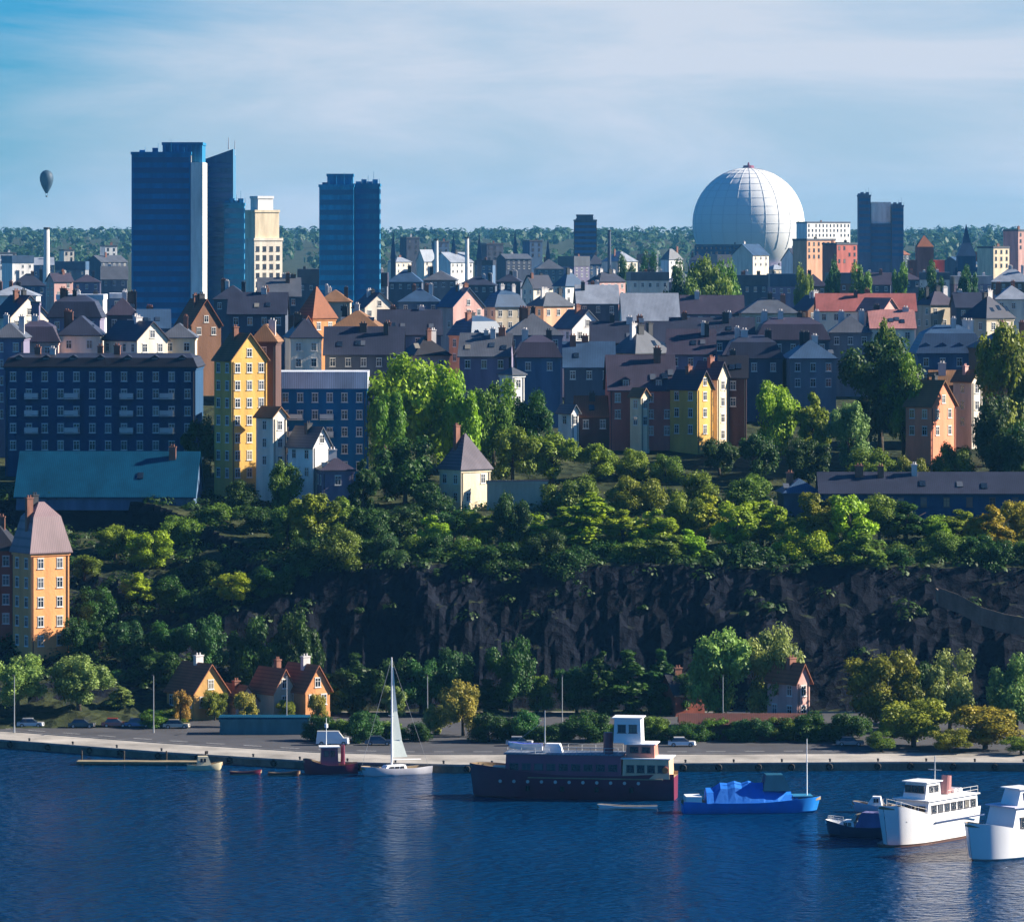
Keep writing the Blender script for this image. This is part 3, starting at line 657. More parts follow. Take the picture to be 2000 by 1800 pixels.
    b = MB(); b.cyl((7.8, 0, 2.2), (7.8, 0, 10.2), .1, .05, 8); b.cyl((7.8, -.9, 7), (7.8, .9, 7), .04, .04, 5); b.build('mast', PAINTW, t)
    # navy motor boat with a violet cover
    t = put('motor_boat', 'navy motor boat with violet canvas hood left of the white ships', 1678, 1632, 'boat', 158)
    hull(9.6, 3.3, 1.35, .5, bow=.45, sheer=.7, rake=1.2).build('hull', [navyp, PAINTW], t, smooth='angle')
    cabin(t, 'hood', -3.9, .2, 2.7, 1.2, 3.3, canv, taper=.35, rake=.5)
    cabin(t, 'cuddy', .3, 3.0, 2.3, 1.2, 2.1, PAINTW, taper=.25, rake=.7, n=2, wz=.25, wh=.4)
    b = MB(); b.prism([(.2, -1.2), (.9, -1.0), (.9, 1.0), (.2, 1.2)], 2.1, 3.0, 0, [(-.1, -1.1), (.3, -.9), (.3, .9), (-.1, 1.1)]); b.build('windscreen', GLASS, t)
    b = MB(); rail(b, [(1.5, 1.3, 1.6), (2.6, 1.1, 1.8), (3.8, .6, 1.95), (4.4, 0, 2.0), (3.8, -.6, 1.95), (2.6, -1.1, 1.8)], .55); b.build('pulpit', STEEL, t)
    t = put('motor_boat', 'small pale open boat moored close behind the navy motor boat', 1715, 1585, 'boat', 170)
    hull(7.2, 2.4, 1.0, .4, bow=.45, sheer=.5, rake=.8).build('hull', [P('boat_paleblue', (.40, .46, .58)), deckm], t, smooth='angle')
    cabin(t, 'cuddy', -.6, 1.6, 1.8, .9, 2.2, PAINTW, taper=.25, rake=.6, n=2, wz=.55, wh=.5)
    b = MB(); b.box(-2.4, -1.9, -.9, .9, .6, 1.0); b.build('bench', deckm, t)
    # white passenger ship, bow on
    t = put('passenger_ship', 'white passenger ship seen bow on beside the navy motor boat', 1806, 1640, 'ship', -128)
    hull(20, 6.6, 3.3, 1.2, bow=.42, sheer=2.2, rake=3.0, flare=.62).build('hull', [PAINTW, deckm], t, smooth='angle')
    b = MB(); b2 = hull(20.02, 6.64, .35, 1.2, bow=.42, sheer=0, rake=1.0, flare=.64); b2.build('boot_stripe', [P('boot_brown', (.10, .05, .035)), P('boot_brown', (.10, .05, .035))], t)
    cabin(t, 'saloon', -9, 3.6, 5.4, 3.0, 5.6, PAINTW, n=7, wz=1.0, wh=1.0, rake=.6, roofm=PAINTW)
    cabin(t, 'wheelhouse', -1.2, 2.6, 3.6, 5.75, 7.9, PAINTW, n=2, wz=.9, wh=.8, rake=.5, roofm=PAINTW)
    for k in (-1, 0, 1): link('bridge_window', WINT['d'], t, (2.42, k * 1.05, 6.6), math.pi / 2, (.95, 1, .9))
    for k in (-1.5, -.5, .5, 1.5): link('front_window', WINT['d'], t, (3.25, k * 1.15, 4.0), math.pi / 2, (.9, 1, .9))
    b = MB(); b.cyl((-2.5, 0, 5.75), (-2.5, 0, 11), .12, .07, 8); b.cyl((-2.5, -1, 9.2), (-2.5, 1, 9.2), .05, .05, 5); b.build('mast', STEEL, t)
    b = MB(); b.cyl((-5, 0, 5.7), (-5.4, 0, 8.2), .8, .65, 14); b.build('funnel', P('funnel_rose', (.36, .16, .15)), t)
    b = MB(); rail(b, [(3.9, 2.9, 3.7), (6, 2.4, 4.2), (8, 1.5, 4.9), (9.6, .3, 5.4), (9.6, -.3, 5.4), (8, -1.5, 4.9), (6, -2.4, 4.2), (3.9, -2.9, 3.7)], 1.0); b.build('railing', FRAMEW, t)
    b = MB(); b.box(-9.6, 2.4, 3.24, 3.36, 2.72, 2.9); b.build('rub_rail', P('rail_navy', (.03, .05, .12)), t)
    b = MB(); rail(b, [(x, 2.75, 5.74) for x in (-8.8, -7, -5, -3, -1.4)], .95); b.build('railing', FRAMEW, t)
    for x in (-7.5, -6.2): b = MB(); b.cyl((x, -.9, 6.1), (x, .9, 6.1), .35, .35, 10); b.build('liferaft', PAINTW, t)
    for s in (-1, 1):
        b = MB(); b.cyl((7.2, s * 1.72, 3.7), (7.5, s * 1.95, 3.2), .3, .2, 8); b.build('anchor', DARKST, t)
    # second white ship running out of the frame
    t = put('passenger_ship', 'white motor ship with blue-tinted windows cut off by the right edge', 2010, 1668, 'ship', 218)
    hull(22, 6.2, 3.4, 1.0, bow=.3, sheer=1.5, rake=2.2).build('hull', [PAINTW, deckm], t, smooth='angle')
    cabin(t, 'saloon', -8.5, 5.6, 5.2, 3.1, 6.6, PAINTW, n=6, wz=.9, wh=1.3, rake=.9, roofm=M('ship_lilac_roof', (.55, .54, .68), rough=.5, var=.08))
    cabin(t, 'wheelhouse', .2, 3.6, 3.2, 6.75, 8.8, PAINTW, n=2, wz=.8, wh=.8, rake=.6, roofm=PAINTW)
    
    for yy in (-2.5, 2.5): b = MB(); rail(b, [(x, yy, 6.75) for x in (-8, -5, -2, 0)]); b.build('railing', FRAMEW, t)
    b = MB(); b.cyl((-1, 0, 6.7), (-1, 0, 11.6), .1, .06, 8); b.build('mast', STEEL, t)
    # sailing boat at the quay with a tall pale rig
    t = put('sailing_boat', 'white sailing boat with a tall pale mast and furled grey-green sails', 772, 1512, 'boat', 208)
    hull(11.5, 3.0, 1.0, .5, bow=.5, sheer=.5, rake=1.2).build('hull', [P('hull_offwhite', (.62, .60, .62)), deckm], t, smooth='angle')
    b = MB(); b.cyl((.6, 0, .9), (.6, 0, 17.6), .16, .09, 9); b.cyl((.6, -1.1, 8.8), (.6, 1.1, 8.8), .04, .04, 5); b.build('mast', PAINTW, t)
    cloth = M('sailcloth', (.66, .72, .66), rough=.85, var=.06, scale=.3, bump=.05)
    b = MB(); pr = [(.40, 16.2), (.2, 13.5), (-.25, 9.5), (-1.0, 5.2), (-1.9, 2.6)]
    for (xa, za), (xb, zb) in zip(pr, pr[1:]):
        for s in (-1, 1): q = [(.45, .03 * s, za), (xa, .03 * s + .12, za), (xb, .03 * s + .22, zb), (.45, .03 * s, zb)]; b.poly(q if s < 0 else q[::-1])
    b.build('mainsail', cloth, t)
    b = MB(); b.cyl((.55, 0, 2.3), (-4.3, 0, 2.1), .1, .08, 7); b.build('boom', PAINTW, t)
    cabin(t, 'coachroof', -1.6, 2.2, 1.8, .85, 1.5, PAINTW, n=3, wz=.15, wh=.3, taper=.2, rake=.4)
    b = MB(); b.cyl((.6, 0, 17.4), (5.6, 0, 1.5), .02, .02, 4); b.cyl((.6, 0, 17.4), (-5.5, 0, 1.2), .02, .02, 4); b.build('stays', STEEL, t)
    # dark tug left of it
    t = put('tug_boat', 'small dark maroon tug boat with upright wheelhouse left of the sailing boat', 645, 1510, 'boat', 185)
    hull(8.2, 3.2, 1.4, .8, bow=.4, sheer=.9, rake=.7).build('hull', [dark, deckm], t, smooth='angle')
    cabin(t, 'wheelhouse', -1.2, 1.5, 2.2, 1.3, 4.0, purple, n=2, wz=1.4, wh=.8, roofm=PAINTW)
    b = MB(); b.cyl((-1.9, 0, 1.4), (-1.9, 0, 4.3), .35, .3, 10); b.build('funnel', dark, t)
    b = MB(); b.cyl((.6, 0, 4.1), (.6, 0, 8.4), .07, .04, 6); b.cyl((.6, 0, 6.9), (.6, 0, 7.5), .26, .26, 8); b.build('mast', PAINTW, t)
    # pontoon and the cream boat on its end
    t = put('pontoon', 'low weathered wooden pontoon floating in front of the quay wall', 285, 1493, 'pontoon', -2)
    b = MB(); b.box(-10.5, 9.5, -1.2, 1.2, .25, .6); b.build('deck', WOOD, t)
    for x in (-9, -4.5, 0, 4.5, 8.5): b = MB(); b.cyl((x, -.9, -.2), (x, .9, -.2), .45, .45, 10); b.build('float', DARKST, t)
    for x in (-10, -3.5, 3, 9): b = MB(); b.cyl((x, 1.33, -2), (x, 1.33, 2.0), .13, .13, 7); b.build('pile', BARK, t)
    t = put('motor_boat', 'small cream cabin boat tied up at the end of the pontoon', 400, 1503, 'boat', 8)
    hull(5.4, 2.1, .8, .3, bow=.5, sheer=.4, rake=.6).build('hull', [P('hull_cream', (.62, .55, .36)), deckm], t, smooth='angle')
    cabin(t, 'cabin', -1.2, 1.0, 1.6, .7, 2.1, P('hull_cream', (.62, .55, .36)), n=2, wz=.6, wh=.5, rake=.4, taper=.15)
    for px, py, c, nm in ((480, 1512, 'ship_black', 'low dark red rowing boat under the quay wall'), (555, 1514, 'boot_brown', 'low brown rowing boat under the quay wall')):
        t = put('rowing_boat', nm, px, py, 'boat', 4); hull(4.8, 1.5, .45, .2, bow=.5, sheer=.3, rake=.3).build('hull', [MATS['paint_' + c], deckm], t)
        b = MB(); b.box(-1, -.7, -.6, .6, .25, .31); b.box(.4, .7, -.6, .6, .25, .31); b.build('thwarts', deckm, t)

# ------------------------------------------------------------------ quay furniture
def car(label, px, Y, col, rz=0, van=False):
    X = X_(px, Y); t = thing('parked_van' if van else 'parked_car', label, 'van' if van else 'car', (X, Y, 1.206), R(rz), 'vehicles parked along the quayside road')
    p = M('car_' + col[0], col[1], rough=.28, var=.05, spec=.6, coat=.6); L = 5.2 if van else 4.4; h = 1.15 if van else .82
    b = MB(); hw = .9
    b.prism([(-L / 2, -hw), (L / 2 - .25, -hw), (L / 2, -hw * .7), (L / 2, hw * .7), (L / 2 - .25, hw), (-L / 2, hw)], .28, h, 0, [(-L / 2 + .05, -hw + .05), (L / 2 - .35, -hw + .06), (L / 2 - .12, -hw * .68), (L / 2 - .12, hw * .68), (L / 2 - .35, hw - .06), (-L / 2 + .05, hw - .05)])
    b.build('body', p, t)
    b = MB(); x0, x1, z1 = (-L / 2 + .08, L / 2 - .9, 2.2) if van else (-L / 2 + .5, L / 2 - 1.1, 1.46)
    b.prism([(x0, -hw + .08), (x1, -hw + .08), (x1, hw - .08), (x0, hw - .08)], h, z1 - .1, 0, [(x0 + (.1 if van else .45), -hw + .22), (x1 - .75, -hw + .22), (x1 - .75, hw - .22), (x0 + (.1 if van else .45), hw - .22)])
    b.build('windows', GLASS if not van else p, t)
    b = MB(); b.box(x0 + (.1 if van else .42), x1 - .72, -hw + .2, hw - .2, z1 - .1, z1); b.build('roof', p, t)
    for x in (-L / 2 + .85, L / 2 - .9):
        for s in (-1, 1):
            b = MB(); b.cyl((x, s * .72, .32), (x, s * .92, .32), .32, .32, 14); w = b.build('wheel', RUBBER, t); b = MB(); b.cyl((x, s * .92, .32), (x, s * .93, .32), .19, .19, 10); b.build('rim', STEEL, w)
    for s in (-.55, .55):
        b = MB(); b.box(L / 2 - .12, L / 2 - .02, s - .16, s + .16, .55, .68); b.build('headlight', STEEL, t)
LAMP = []
def lamp_post(px, Y, label, h=9):
    X = X_(px, Y); g = 'street lamps along the quay'
    if not LAMP:
        t = thing('street_lamp', label, 'street lamp', (X, Y, 1.206), 0, g); LAMP.append(t)
        b = MB(); b.cyl((0, 0, 0), (0, 0, 1.2), .14, .11, 10); b.cyl((0, 0, 1.2), (0, 0, h), .09, .055, 10); b.build('pole', STEEL, t)
        b = MB(); b.cyl((0, 0, h), (0, -1.6, h + .35), .045, .04, 7); b.build('arm', STEEL, t); b = MB(); b.box(-.16, .16, -2.2, -1.5, h + .28, h + .42); b.build('lamp_head', DARKST, t)
        return
    s = LAMP[0]; t = s.copy(); COL.objects.link(t); t.location = (X, Y, 1.206); t['label'] = label; LABELS.setdefault(label, []).append(t.name)
    for c in s.children: d = c.copy(); COL.objects.link(d); d.parent = t
def bollards():
    b = MB(); b.lathe([(.16, 0), (.15, .32), (.2, .4), (.2, .5), (.08, .55), (.01, .56)], 12); me = b.mesh('bollard', DARKST, True)
    for k in range(22):
        x = -76 + k * 7.3
        o = link('bollard', me, None, (x, Yquay(x) + .95, 1.20)); tag(o, 'small dark iron mooring bollard on the edge of the quay', 'bollard', 'mooring bollards along the quay edge')
def tyres():
    b = MB(); n, m = 16, 6
    for k in range(n):
        for j in range(m):
            a, c = 2 * math.pi * k / n, 2 * math.pi * j / m; q = .38 + .15 * math.cos(c); b.v.append((q * math.cos(a), .15 * math.sin(c), q * math.sin(a)))
    for k in range(n):
        for j in range(m): b.f.append((k * m + j, (k + 1) % n * m + j, (k + 1) % n * m + (j + 1) % m, k * m + (j + 1) % m)); b.m.append(0)
    me = b.mesh('tyre_fender', RUBBER, True)
    for k in range(26):
        x = -79 + k * 6.1 + rng.uniform(-1.2, 1.2); o = link('tyre_fender', me, None, (x, Yquay(x) - .17, .62)); tag(o, 'old black tyre hung as a fender on the quay wall', 'tyre', 'tyres hung along the quay wall')
def ledge():  # sunlit rock ledges, put in as an added brown wall and flat top
    A = [(1832, 1152, 817), (1872, 1166, 815.5), (1915, 1190, 814), (1962, 1204, 813.5), (2030, 1216, 813)]
    P3 = [Vector((X_(px, Y), Y, Z_(py, Y))) for px, py, Y in A]; t = thing('rock_ledge', 'brown ledge with added wall for sunlit rock, slanting down the cliff at right', 'wall', P3[2]); o = P3[2]
    for nm, y0, y1, z0, z1, m in (('wall', -.9, -.4, -2.6, .5, M('ledge_stone', (.10, .08, .065), var=.5, bump=.4)), ('ledge_top', -.4, 5, -2.2, 0, M('ledge_brown', (.17, .125, .095), var=.4, bump=.3))):
        b = MB()
        for p, q in zip(P3, P3[1:]):
            p, q = p - o, q - o; lo = [(p.x, p.y + y0, p.z + z0), (q.x, q.y + y0, q.z + z0), (q.x, q.y + y1, q.z + z0), (p.x, p.y + y1, p.z + z0)]; b.prism(lo, 0, 0, 0, [(v[0], v[1], v[2] - z0 + z1) for v in lo])
        b.build(nm, m, t)
def quay_things():
    tyres(); ledge()
    for px, Y, c, rz, v, lab in ((60, 786, ('silver', (.42, .43, .45)), 0, 0, 'silver car parked at the left end of the quay road'), (160, 785, ('black', (.02, .02, .025)), 0, 0, 'black car on the quay road left of the ochre houses'),
                                 (225, 786, ('red', (.34, .03, .025)), 0, 0, 'red car parked on the quay road at left'), (270, 786, ('blue', (.03, .09, .26)), 0, 0, 'bright blue car beside the red one on the quay road'), (345, 784, ('beige', (.40, .35, .27)), 0, 0, 'beige car parked left of the low teal boathouse'), (650, 758, ('white', (.72, .72, .72)), 0, 1, 'white van parked right of the ochre houses'), (740, 758, ('navy', (.03, .04, .09)), 0, 0, 'navy car parked behind the sailing boat'),
                                 (1015, 757, ('silver', (.42, .43, .45)), 0, 0, 'silver car parked beyond the dark ship\'s bow'),
                                 (1332, 756, ('white', (.72, .72, .72)), 0, 0, 'white car at the left end of the long dark shed'), (1660, 757, ('grey', (.16, .17, .19)), 0, 0, 'grey car parked right of the long dark shed')):
        car(lab, px, Y, c, rz, bool(v))
    for px, lab in ((28, 'street lamp at the far left end of the quay'), (300, 'street lamp left of the ochre gabled houses'), (560, 'street lamp in front of the red-brown gabled houses'), (835, 'street lamp left of the tan-yellow quay tree'), (1098, 'street lamp behind the dark ship'), (1412, 'street lamp behind the blue boat'), (1735, 'street lamp behind the white passenger ships')):
        lamp_post(px, max(777, 777), lab)
    bollards()
    # teal low boathouse and hedge, red-brown long shed
    B('boathouse', 'long low teal boathouse with flat roof on the quay', 517, 776, 172, 1414, 0, 4, 'flat', .3, wall='teal', rm='copper', rows=1, chim=0, key='d', cat='shed', base=1.18, sp=2.6, wh=1.2, sill0=-.9)
    B('quay_shed', 'long low dark shed with reddish roof edge behind the blue boat', 1450, 768, 240, 1424, 0, 5, 'gable', 1.3, wall='darkbrown', rm='darkrust', rows=1, chim=0, key='d', cat='shed', base=1.18, sp=4, wh=1.2, sill0=-.8)
    # gabled summer-house like buildings along the road
    g = 'gabled houses along the quayside road'
    qh = [('ochre gabled house with pale gable, left end of the quayside row', 385, 802, 78, 1346, 38, 8, 'gable', 4.3, 'y', 'ochre', 'rust'),
          ('low grey-white house between the ochre and tan gables', 462, 804, 52, 1368, 34, 7, 'gable', 2.6, 'y', 'pink', 'brown'),
          ('narrow tan gabled house left of the orange-red one', 532, 803, 50, 1345, 38, 7, 'gable', 3.4, 'y', 'sand', 'rust'),
          ('orange-red gabled house at the right end of the quayside row', 593, 803, 58, 1342, 38, 8, 'gable', 3.8, 'y', 'orange', 'rust')]
    for lab, px, Y, w, pe, rot, d, rf, rh, ax, wl, rm in qh: B('gabled_house', lab, px, Y, w, pe, rot, d, rf, rh, ax, wl, rm, rows=2, chim=1, cat='house', group=g, pane=True, base=1.18, sp=2.4)
    B('gabled_house', 'dusky pink narrow house under the grey-green trees behind the blue boat', 1540, 782, 34, 1325, 40, 7, 'gable', 2.5, 'y', 'pink', 'rust', rows=3, chim=1, cat='house', group=g, pane=True, base=1.18, sp=2.4)
    B('gabled_house', 'dark red wooden house behind the long shed', 1330, 808, 60, 1352, 20, 8, 'gable', 3, 'x', 'red', 'black', rows=2, chim=1, cat='house', group=g, pane=True, base=1.18, sp=2.4)
    # tall corner house, left edge
    B('corner_house', 'tall peach corner house with mauve-grey mansard roof at the left edge', 80, 818, 84, 1078, 34, 6.5, 'mansard', 8.5, wall='tangerine', rm='mauve', rows=6, chim=2, pane=True, dorm=2, sp=2.6, cat='house')
    B('town_house', 'dark red town house cut off by the left edge', 0, 826, 70, 1072, 0, 10, 'hip', 4, wall='red', rm='black', rows=5, chim=1, cat='house', sp=2.8)

# ------------------------------------------------------------------ hilltop and city buildings
def hilltop():
    # big shaded block on the left with a lower copper-roofed wing
    B('apartment_block', 'big dark blue-grey apartment block at left with rows of windows', 205, 925, 370, 716, -2, 15, 'mansard', 2.6, wall='navy', rm='black', rows=5, chim=5, key='w', sp=2.9, dorm=7, balc=[(x, z) for x in (-.72, -.3, .28, .7) for z in (5.8, 9.05, 12.3)])
    B('lower_wing', 'lower wing with a wide sloping copper roof below the dark block', 215, 893, 345, 985, -2, 16, 'gable', 7.6, wall='bluegrey', rm='copper', rows=1, chim=1, key='d')
    B('apartment_block', 'mauve-grey block at the left edge beside the big dark block', 22, 950, 60, 660, 0, 12, 'hip', 3, wall='lilac', rm='grey', rows=5, chim=2)
    # the tall yellow house
    B('tall_house', 'tall narrow yellow house with sunlit gable and brown roof', 470, 905, 82, 700, 36, 6, 'gable', 4.6, 'y', 'yellow', 'brown', rows=7, chim=1, sp=2.5, cat='house', right=True)
    B('tall_house', 'brown house tucked against the right side of the yellow house', 520, 912, 48, 668, -4, 9, 'hip', 3.4, wall='darkbrown', rm='brown', rows=6, chim=1, cat='house')
    B('annexe', 'small off-white annexe at the foot of the brown house', 530, 899, 34, 812, 42, 5, 'gable', 1.6, 'y', 'bone', 'brown', rows=3, chim=0, cat='house')
    # modern block with the pale flat roof
    B('modern_block', 'dark blue block with a thick pale blue flat roof', 632, 925, 172, 757, 0, 12, 'flat', 3.2, wall='glassblue', rm='white', rows=5, chim=0, key='w', sp=2.6, balc=[(x, z) for x in (-.6, .1) for z in (5.8, 9.05)])
    B('gabled_house', 'small pale house with a white gable before the flat-roofed block', 604, 896, 46, 868, 44, 7, 'gable', 3.2, 'y', 'white', 'grey', rows=2, chim=1, cat='house')
    B('gabled_house', 'low mauve-grey house below the flat-roofed block', 655, 890, 62, 918, 10, 7, 'hip', 2.4, wall='lilac', rm='purple', rows=1, chim=1, cat='house')
    # pointed grey villa
    B('villa', 'small beige villa with a steep pointed grey roof', 908, 893, 76, 916, 42, 6, 'pyramid', 6.6, wall='cream', rm='greymauve', rows=2, chim=1, cat='house')
    B('garden_wall', 'long low beige garden wall right of the pointed-roof villa', 1010, 890, 118, 940, 2, .6, 'flat', .2, wall='sand', rm='grey', rows=0, chim=0, cat='wall')
    # chimney-like white house among the trees
    B('tower_house', 'narrow white tower house rising among the bright trees', 1000, 958, 30, 732, 40, 4, 'pyramid', 1.5, wall='white', rm='grey', rows=4, chim=0, cat='house')
    B('cottage', 'little white cottage gable left of the brick houses', 1110, 950, 18, 803, 40, 4, 'gable', 1.2, 'y', 'white', 'grey', rows=1, chim=0, cat='house')
    # red brick and yellow terrace
    B('terrace_house', 'red-brown brick house with a purple roof in the terrace', 1250, 960, 128, 758, 3, 12, 'gable', 6.4, 'x', 'brick', 'purple', rows=3, chim=2, dorm=2, cat='house')
    B('terrace_house', 'narrow cream gable added as the sunlit strip on the brick terrace house', 1249, 951, 22, 772, 44, 3, 'gable', 1.3, 'y', 'cream', 'brown', rows=2, chim=0, cat='house')  # sunlit strip of the brick front, put in as an added cream gable
    B('terrace_house', 'tall yellow terrace house with two sunlit facades', 1350, 953, 46, 756, 48, 7, 'gable', 3.2, 'y', 'yellow', 'purple', rows=4, chim=1, cat='house')
    B('terrace_house', 'pale yellow house right of the tall yellow terrace house', 1389, 962, 34, 735, 48, 6, 'gable', 2.8, 'y', 'cream', 'purple', rows=4, chim=1, cat='house')
    B('terrace_house', 'dark brown house at the right end of the terrace', 1432, 966, 52, 735, -3, 9, 'gable', 4, 'x', 'darkbrown', 'black', rows=3, chim=1, cat='house')
    B('terrace_house', 'low dark brick house at the left end of the terrace', 1158, 958, 66, 810, 3, 8, 'gable', 3.6, 'x', 'darkbrown', 'rust', rows=2, chim=1, cat='house')
    # orange houses at right
    B('gabled_house', 'orange house with brown roof and peach gable at right', 1818, 942, 84, 790, 50, 6, 'gable', 4.6, 'y', 'salmon', 'brown', rows=2, chim=1, cat='house')
    B('gabled_house', 'red-brown house behind the peach gable at right', 1850, 966, 66, 764, 2, 8, 'gable', 4, 'x', 'brick', 'brown', rows=3, chim=1, cat='house')
    B('tower_house', 'slim off-white house right of the peach gable', 1890, 960, 30, 742, 42, 5, 'gable', 1.8, 'y', 'bone', 'brown', rows=3, chim=1, cat='house', chm=WALL['pink'])
    # long dark building along the cliff edge at right
    B('warehouse', 'long low navy building along the cliff edge at right', 1800, 884, 400, 960, 0, 9, 'gable', 3.4, 'x', 'navy', 'navy', rows=1, chim=3, key='d', sp=4)
    B('warehouse', 'small grey building left of the long navy one', 1560, 887, 70, 962, 6, 8, 'hip', 2.6, wall='slate', rm='blue', rows=1, chim=1)

def city():
    n, p = 'navy', 'purple'; D = dict
    # A: first roofs behind the hilltop houses
    brow([(75, 985, 84, 668, 2, 'mansard', 4.5, 'pink', p, D(rows=3)), (160, 990, 80, 655, 0, 'hip', 4, 'bone', n, D(rows=3)), (265, 985, 70, 662, 36, 'gable', 3.5, 'bone', p, D(axis='y', rows=2)), (350, 990, 66, 660, 2, 'hip', 3, 'cream', 'grey', D(rows=2)),
          (592, 1000, 60, 660, 8, 'hip', 4, 'bone', n, D(rows=2)), (712, 1010, 150, 690, 0, 'gable', 5.4, 'slate', n, D(axis='x', rows=1, chim=2)), (830, 1020, 90, 694, 4, 'hip', 4, 'slate', 'black', D(rows=1)),
          (950, 1015, 96, 694, -4, 'gable', 4.5, 'lilac', 'grey', D(axis='x')), (1050, 1010, 84, 698, 2, 'mansard', 4.6, 'bluegrey', p, D(chim=2)), (1150, 1020, 96, 715, 0, 'gable', 5, 'slate', 'blue', D(axis='x', chim=2)),
          (1250, 1030, 110, 690, 2, 'hip', 5, 'lilac', 'grey', D(rows=1, chim=2)), (1350, 1035, 90, 690, -3, 'gable', 5, 'lilac', p, D(axis='x')), (1470, 1030, 110, 700, 0, 'mansard', 5, 'slate', n, D(chim=3)), (1580, 1025, 90, 700, 4, 'hip', 4, 'grey', 'blue', D(rows=2)),
          (1850, 1020, 130, 690, 2, 'mansard', 6, 'bluegrey', 'blue', D(chim=3, rows=3, dorm=4)), (1960, 1000, 110, 680, 8, 'hip', 4, 'brown', p, D(rows=2))], 'in the front city row', 'city blocks in the front row')
    # B: second row
    brow([(40, 1090, 110, 618, 0, 'gable', 4.6, 'lilac', p, D(axis='x', chim=2)), (150, 1080, 100, 620, 0, 'mansard', 5, 'lilac', n, D(chim=3)), (240, 1100, 60, 616, 3, 'hip', 4, 'slate', p, {}), (300, 1095, 60, 640, 5, 'gable', 4, 'bluegrey', 'blue', D(axis='x')),
          (505, 1100, 110, 612, 0, 'gable', 4.6, 'slate', n, D(axis='x', chim=3)), (700, 1090, 90, 640, -4, 'hip', 4, 'pink', 'brown', D(rows=1)), (800, 1110, 120, 652, 2, 'gable', 5.4, 'bluegrey', n, D(axis='x', chim=2)), (930, 1100, 100, 655, 0, 'mansard', 4.5, 'grey', 'blue', D(chim=2)),
          (1040, 1095, 110, 655, 3, 'hip', 5, 'lilac', 'grey', D(chim=2)), (1130, 1120, 90, 640, -2, 'gable', 4, 'slate', 'grey', D(axis='x')), (1230, 1110, 150, 668, 0, 'gable', 4.6, 'slate', n, D(axis='x', chim=4)), (1390, 1115, 160, 662, 0, 'gable', 4.8, 'navy', n, D(axis='x', chim=3)), (1545, 1110, 140, 664, 1, 'mansard', 5.2, 'slate', p, D(chim=3)),
          (1660, 1120, 80, 650, -3, 'hip', 4, 'grey', 'grey', {}), (1740, 1120, 84, 640, 0, 'gable', 4, 'bone', 'pinkred', D(axis='x')), (1930, 1110, 90, 622, 4, 'hip', 5, 'grey', n, {})], 'in the second city row', 'city blocks in the second row')
    # distinct ones
    B('city_block', 'red-roofed brown gabled block below the pale strip of the tallest tower', 388, 1130, 64, 632, 30, 8, 'gable', 5.6, 'y', 'brown', 'rust', rows=1, chim=2)
    B('city_block', 'orange tower-like block with a pointed roof below the isolated blue tower', 618, 1120, 56, 622, 40, 6, 'pyramid', 7.4, wall='orange', rm='rust', rows=1, chim=0)
    B('city_block', 'white gabled wing left of the orange pointed roof', 582, 1112, 44, 648, 40, 7, 'gable', 3.6, 'y', 'white', 'rust', rows=2, chim=0)
    B('city_block', 'long block with a wide pale blue-white roof right of centre', 1268, 1240, 108, 632, 3, 14, 'gable', 7.6, 'x', 'white', 'lightgrey', rows=1, chim=0)
    B('city_block', 'long low block with a faded red roof on the right', 1690, 1260, 190, 606, 0, 10, 'gable', 4.2, 'x', 'bone', 'red', rows=1, chim=2)
    B('city_block', 'pinkish white gable end before the faded red roof', 1715, 1235, 44, 606, 40, 9, 'gable', 3, 'y', 'pink', 'pinkred', rows=1, chim=0)
    B('city_block', 'tall slim pale chimney house left of the city roofs', 70, 1060, 15, 592, 0, 3, 'flat', .4, wall='lilac', rm='grey', rows=0, chim=0)
    # C: third row
    brow([(30, 1380, 90, 578, 0, 'hip', 3, 'white', 'lightgrey', D(chim=1)), (160, 1370, 90, 585, 0, 'flat', 1.5, 'white', 'white', D(chim=2)), (240, 1390, 50, 582, 5, 'flat', 1.4, 'bluegrey', 'white', {}), (455, 1360, 70, 585, 0, 'hip', 4, 'slate', n, D(chim=2)), (545, 1370, 80, 578, 4, 'gable', 5, 'slate', 'grey', D(axis='x')),
          (655, 1380, 60, 590, 0, 'hip', 3.5, 'sand', 'brown', {}), (730, 1370, 80, 600, -3, 'gable', 4, 'bone', p, D(axis='x', chim=2)), (820, 1380, 80, 590, 0, 'hip', 4, 'bluegrey', 'blue', D(chim=2)), (900, 1350, 90, 598, 2, 'gable', 5, 'bluegrey', 'blue', D(axis='x', chim=2)), (985, 1360, 80, 600, 0, 'mansard', 5, 'slate', 'blue', D(chim=2)),
          (1075, 1370, 90, 598, -2, 'hip', 4, 'grey', 'grey', D(chim=2)), (1165, 1380, 80, 592, 3, 'gable', 5, 'slate', 'lightgrey', D(axis='x')), (1390, 1380, 120, 612, 0, 'gable', 5, 'lilac', p, D(axis='x', chim=2)), (1500, 1370, 110, 612, 2, 'hip', 4.4, 'sand', 'grey', D(chim=2)), (1590, 1375, 80, 605, 0, 'gable', 4, 'brown', p, D(axis='x')),
          (1830, 1380, 80, 596, 0, 'hip', 4, 'bluegrey', p, {}), (1900, 1370, 76, 600, 3, 'gable', 4, 'slate', n, D(axis='x')), (1975, 1390, 70, 585, 0, 'hip', 4, 'bone', 'lightgrey', {})], 'in the third city row', 'city blocks in the third row')
    # D: fourth row, only roofs show
    rows = []; r = random.Random(5); px = 20
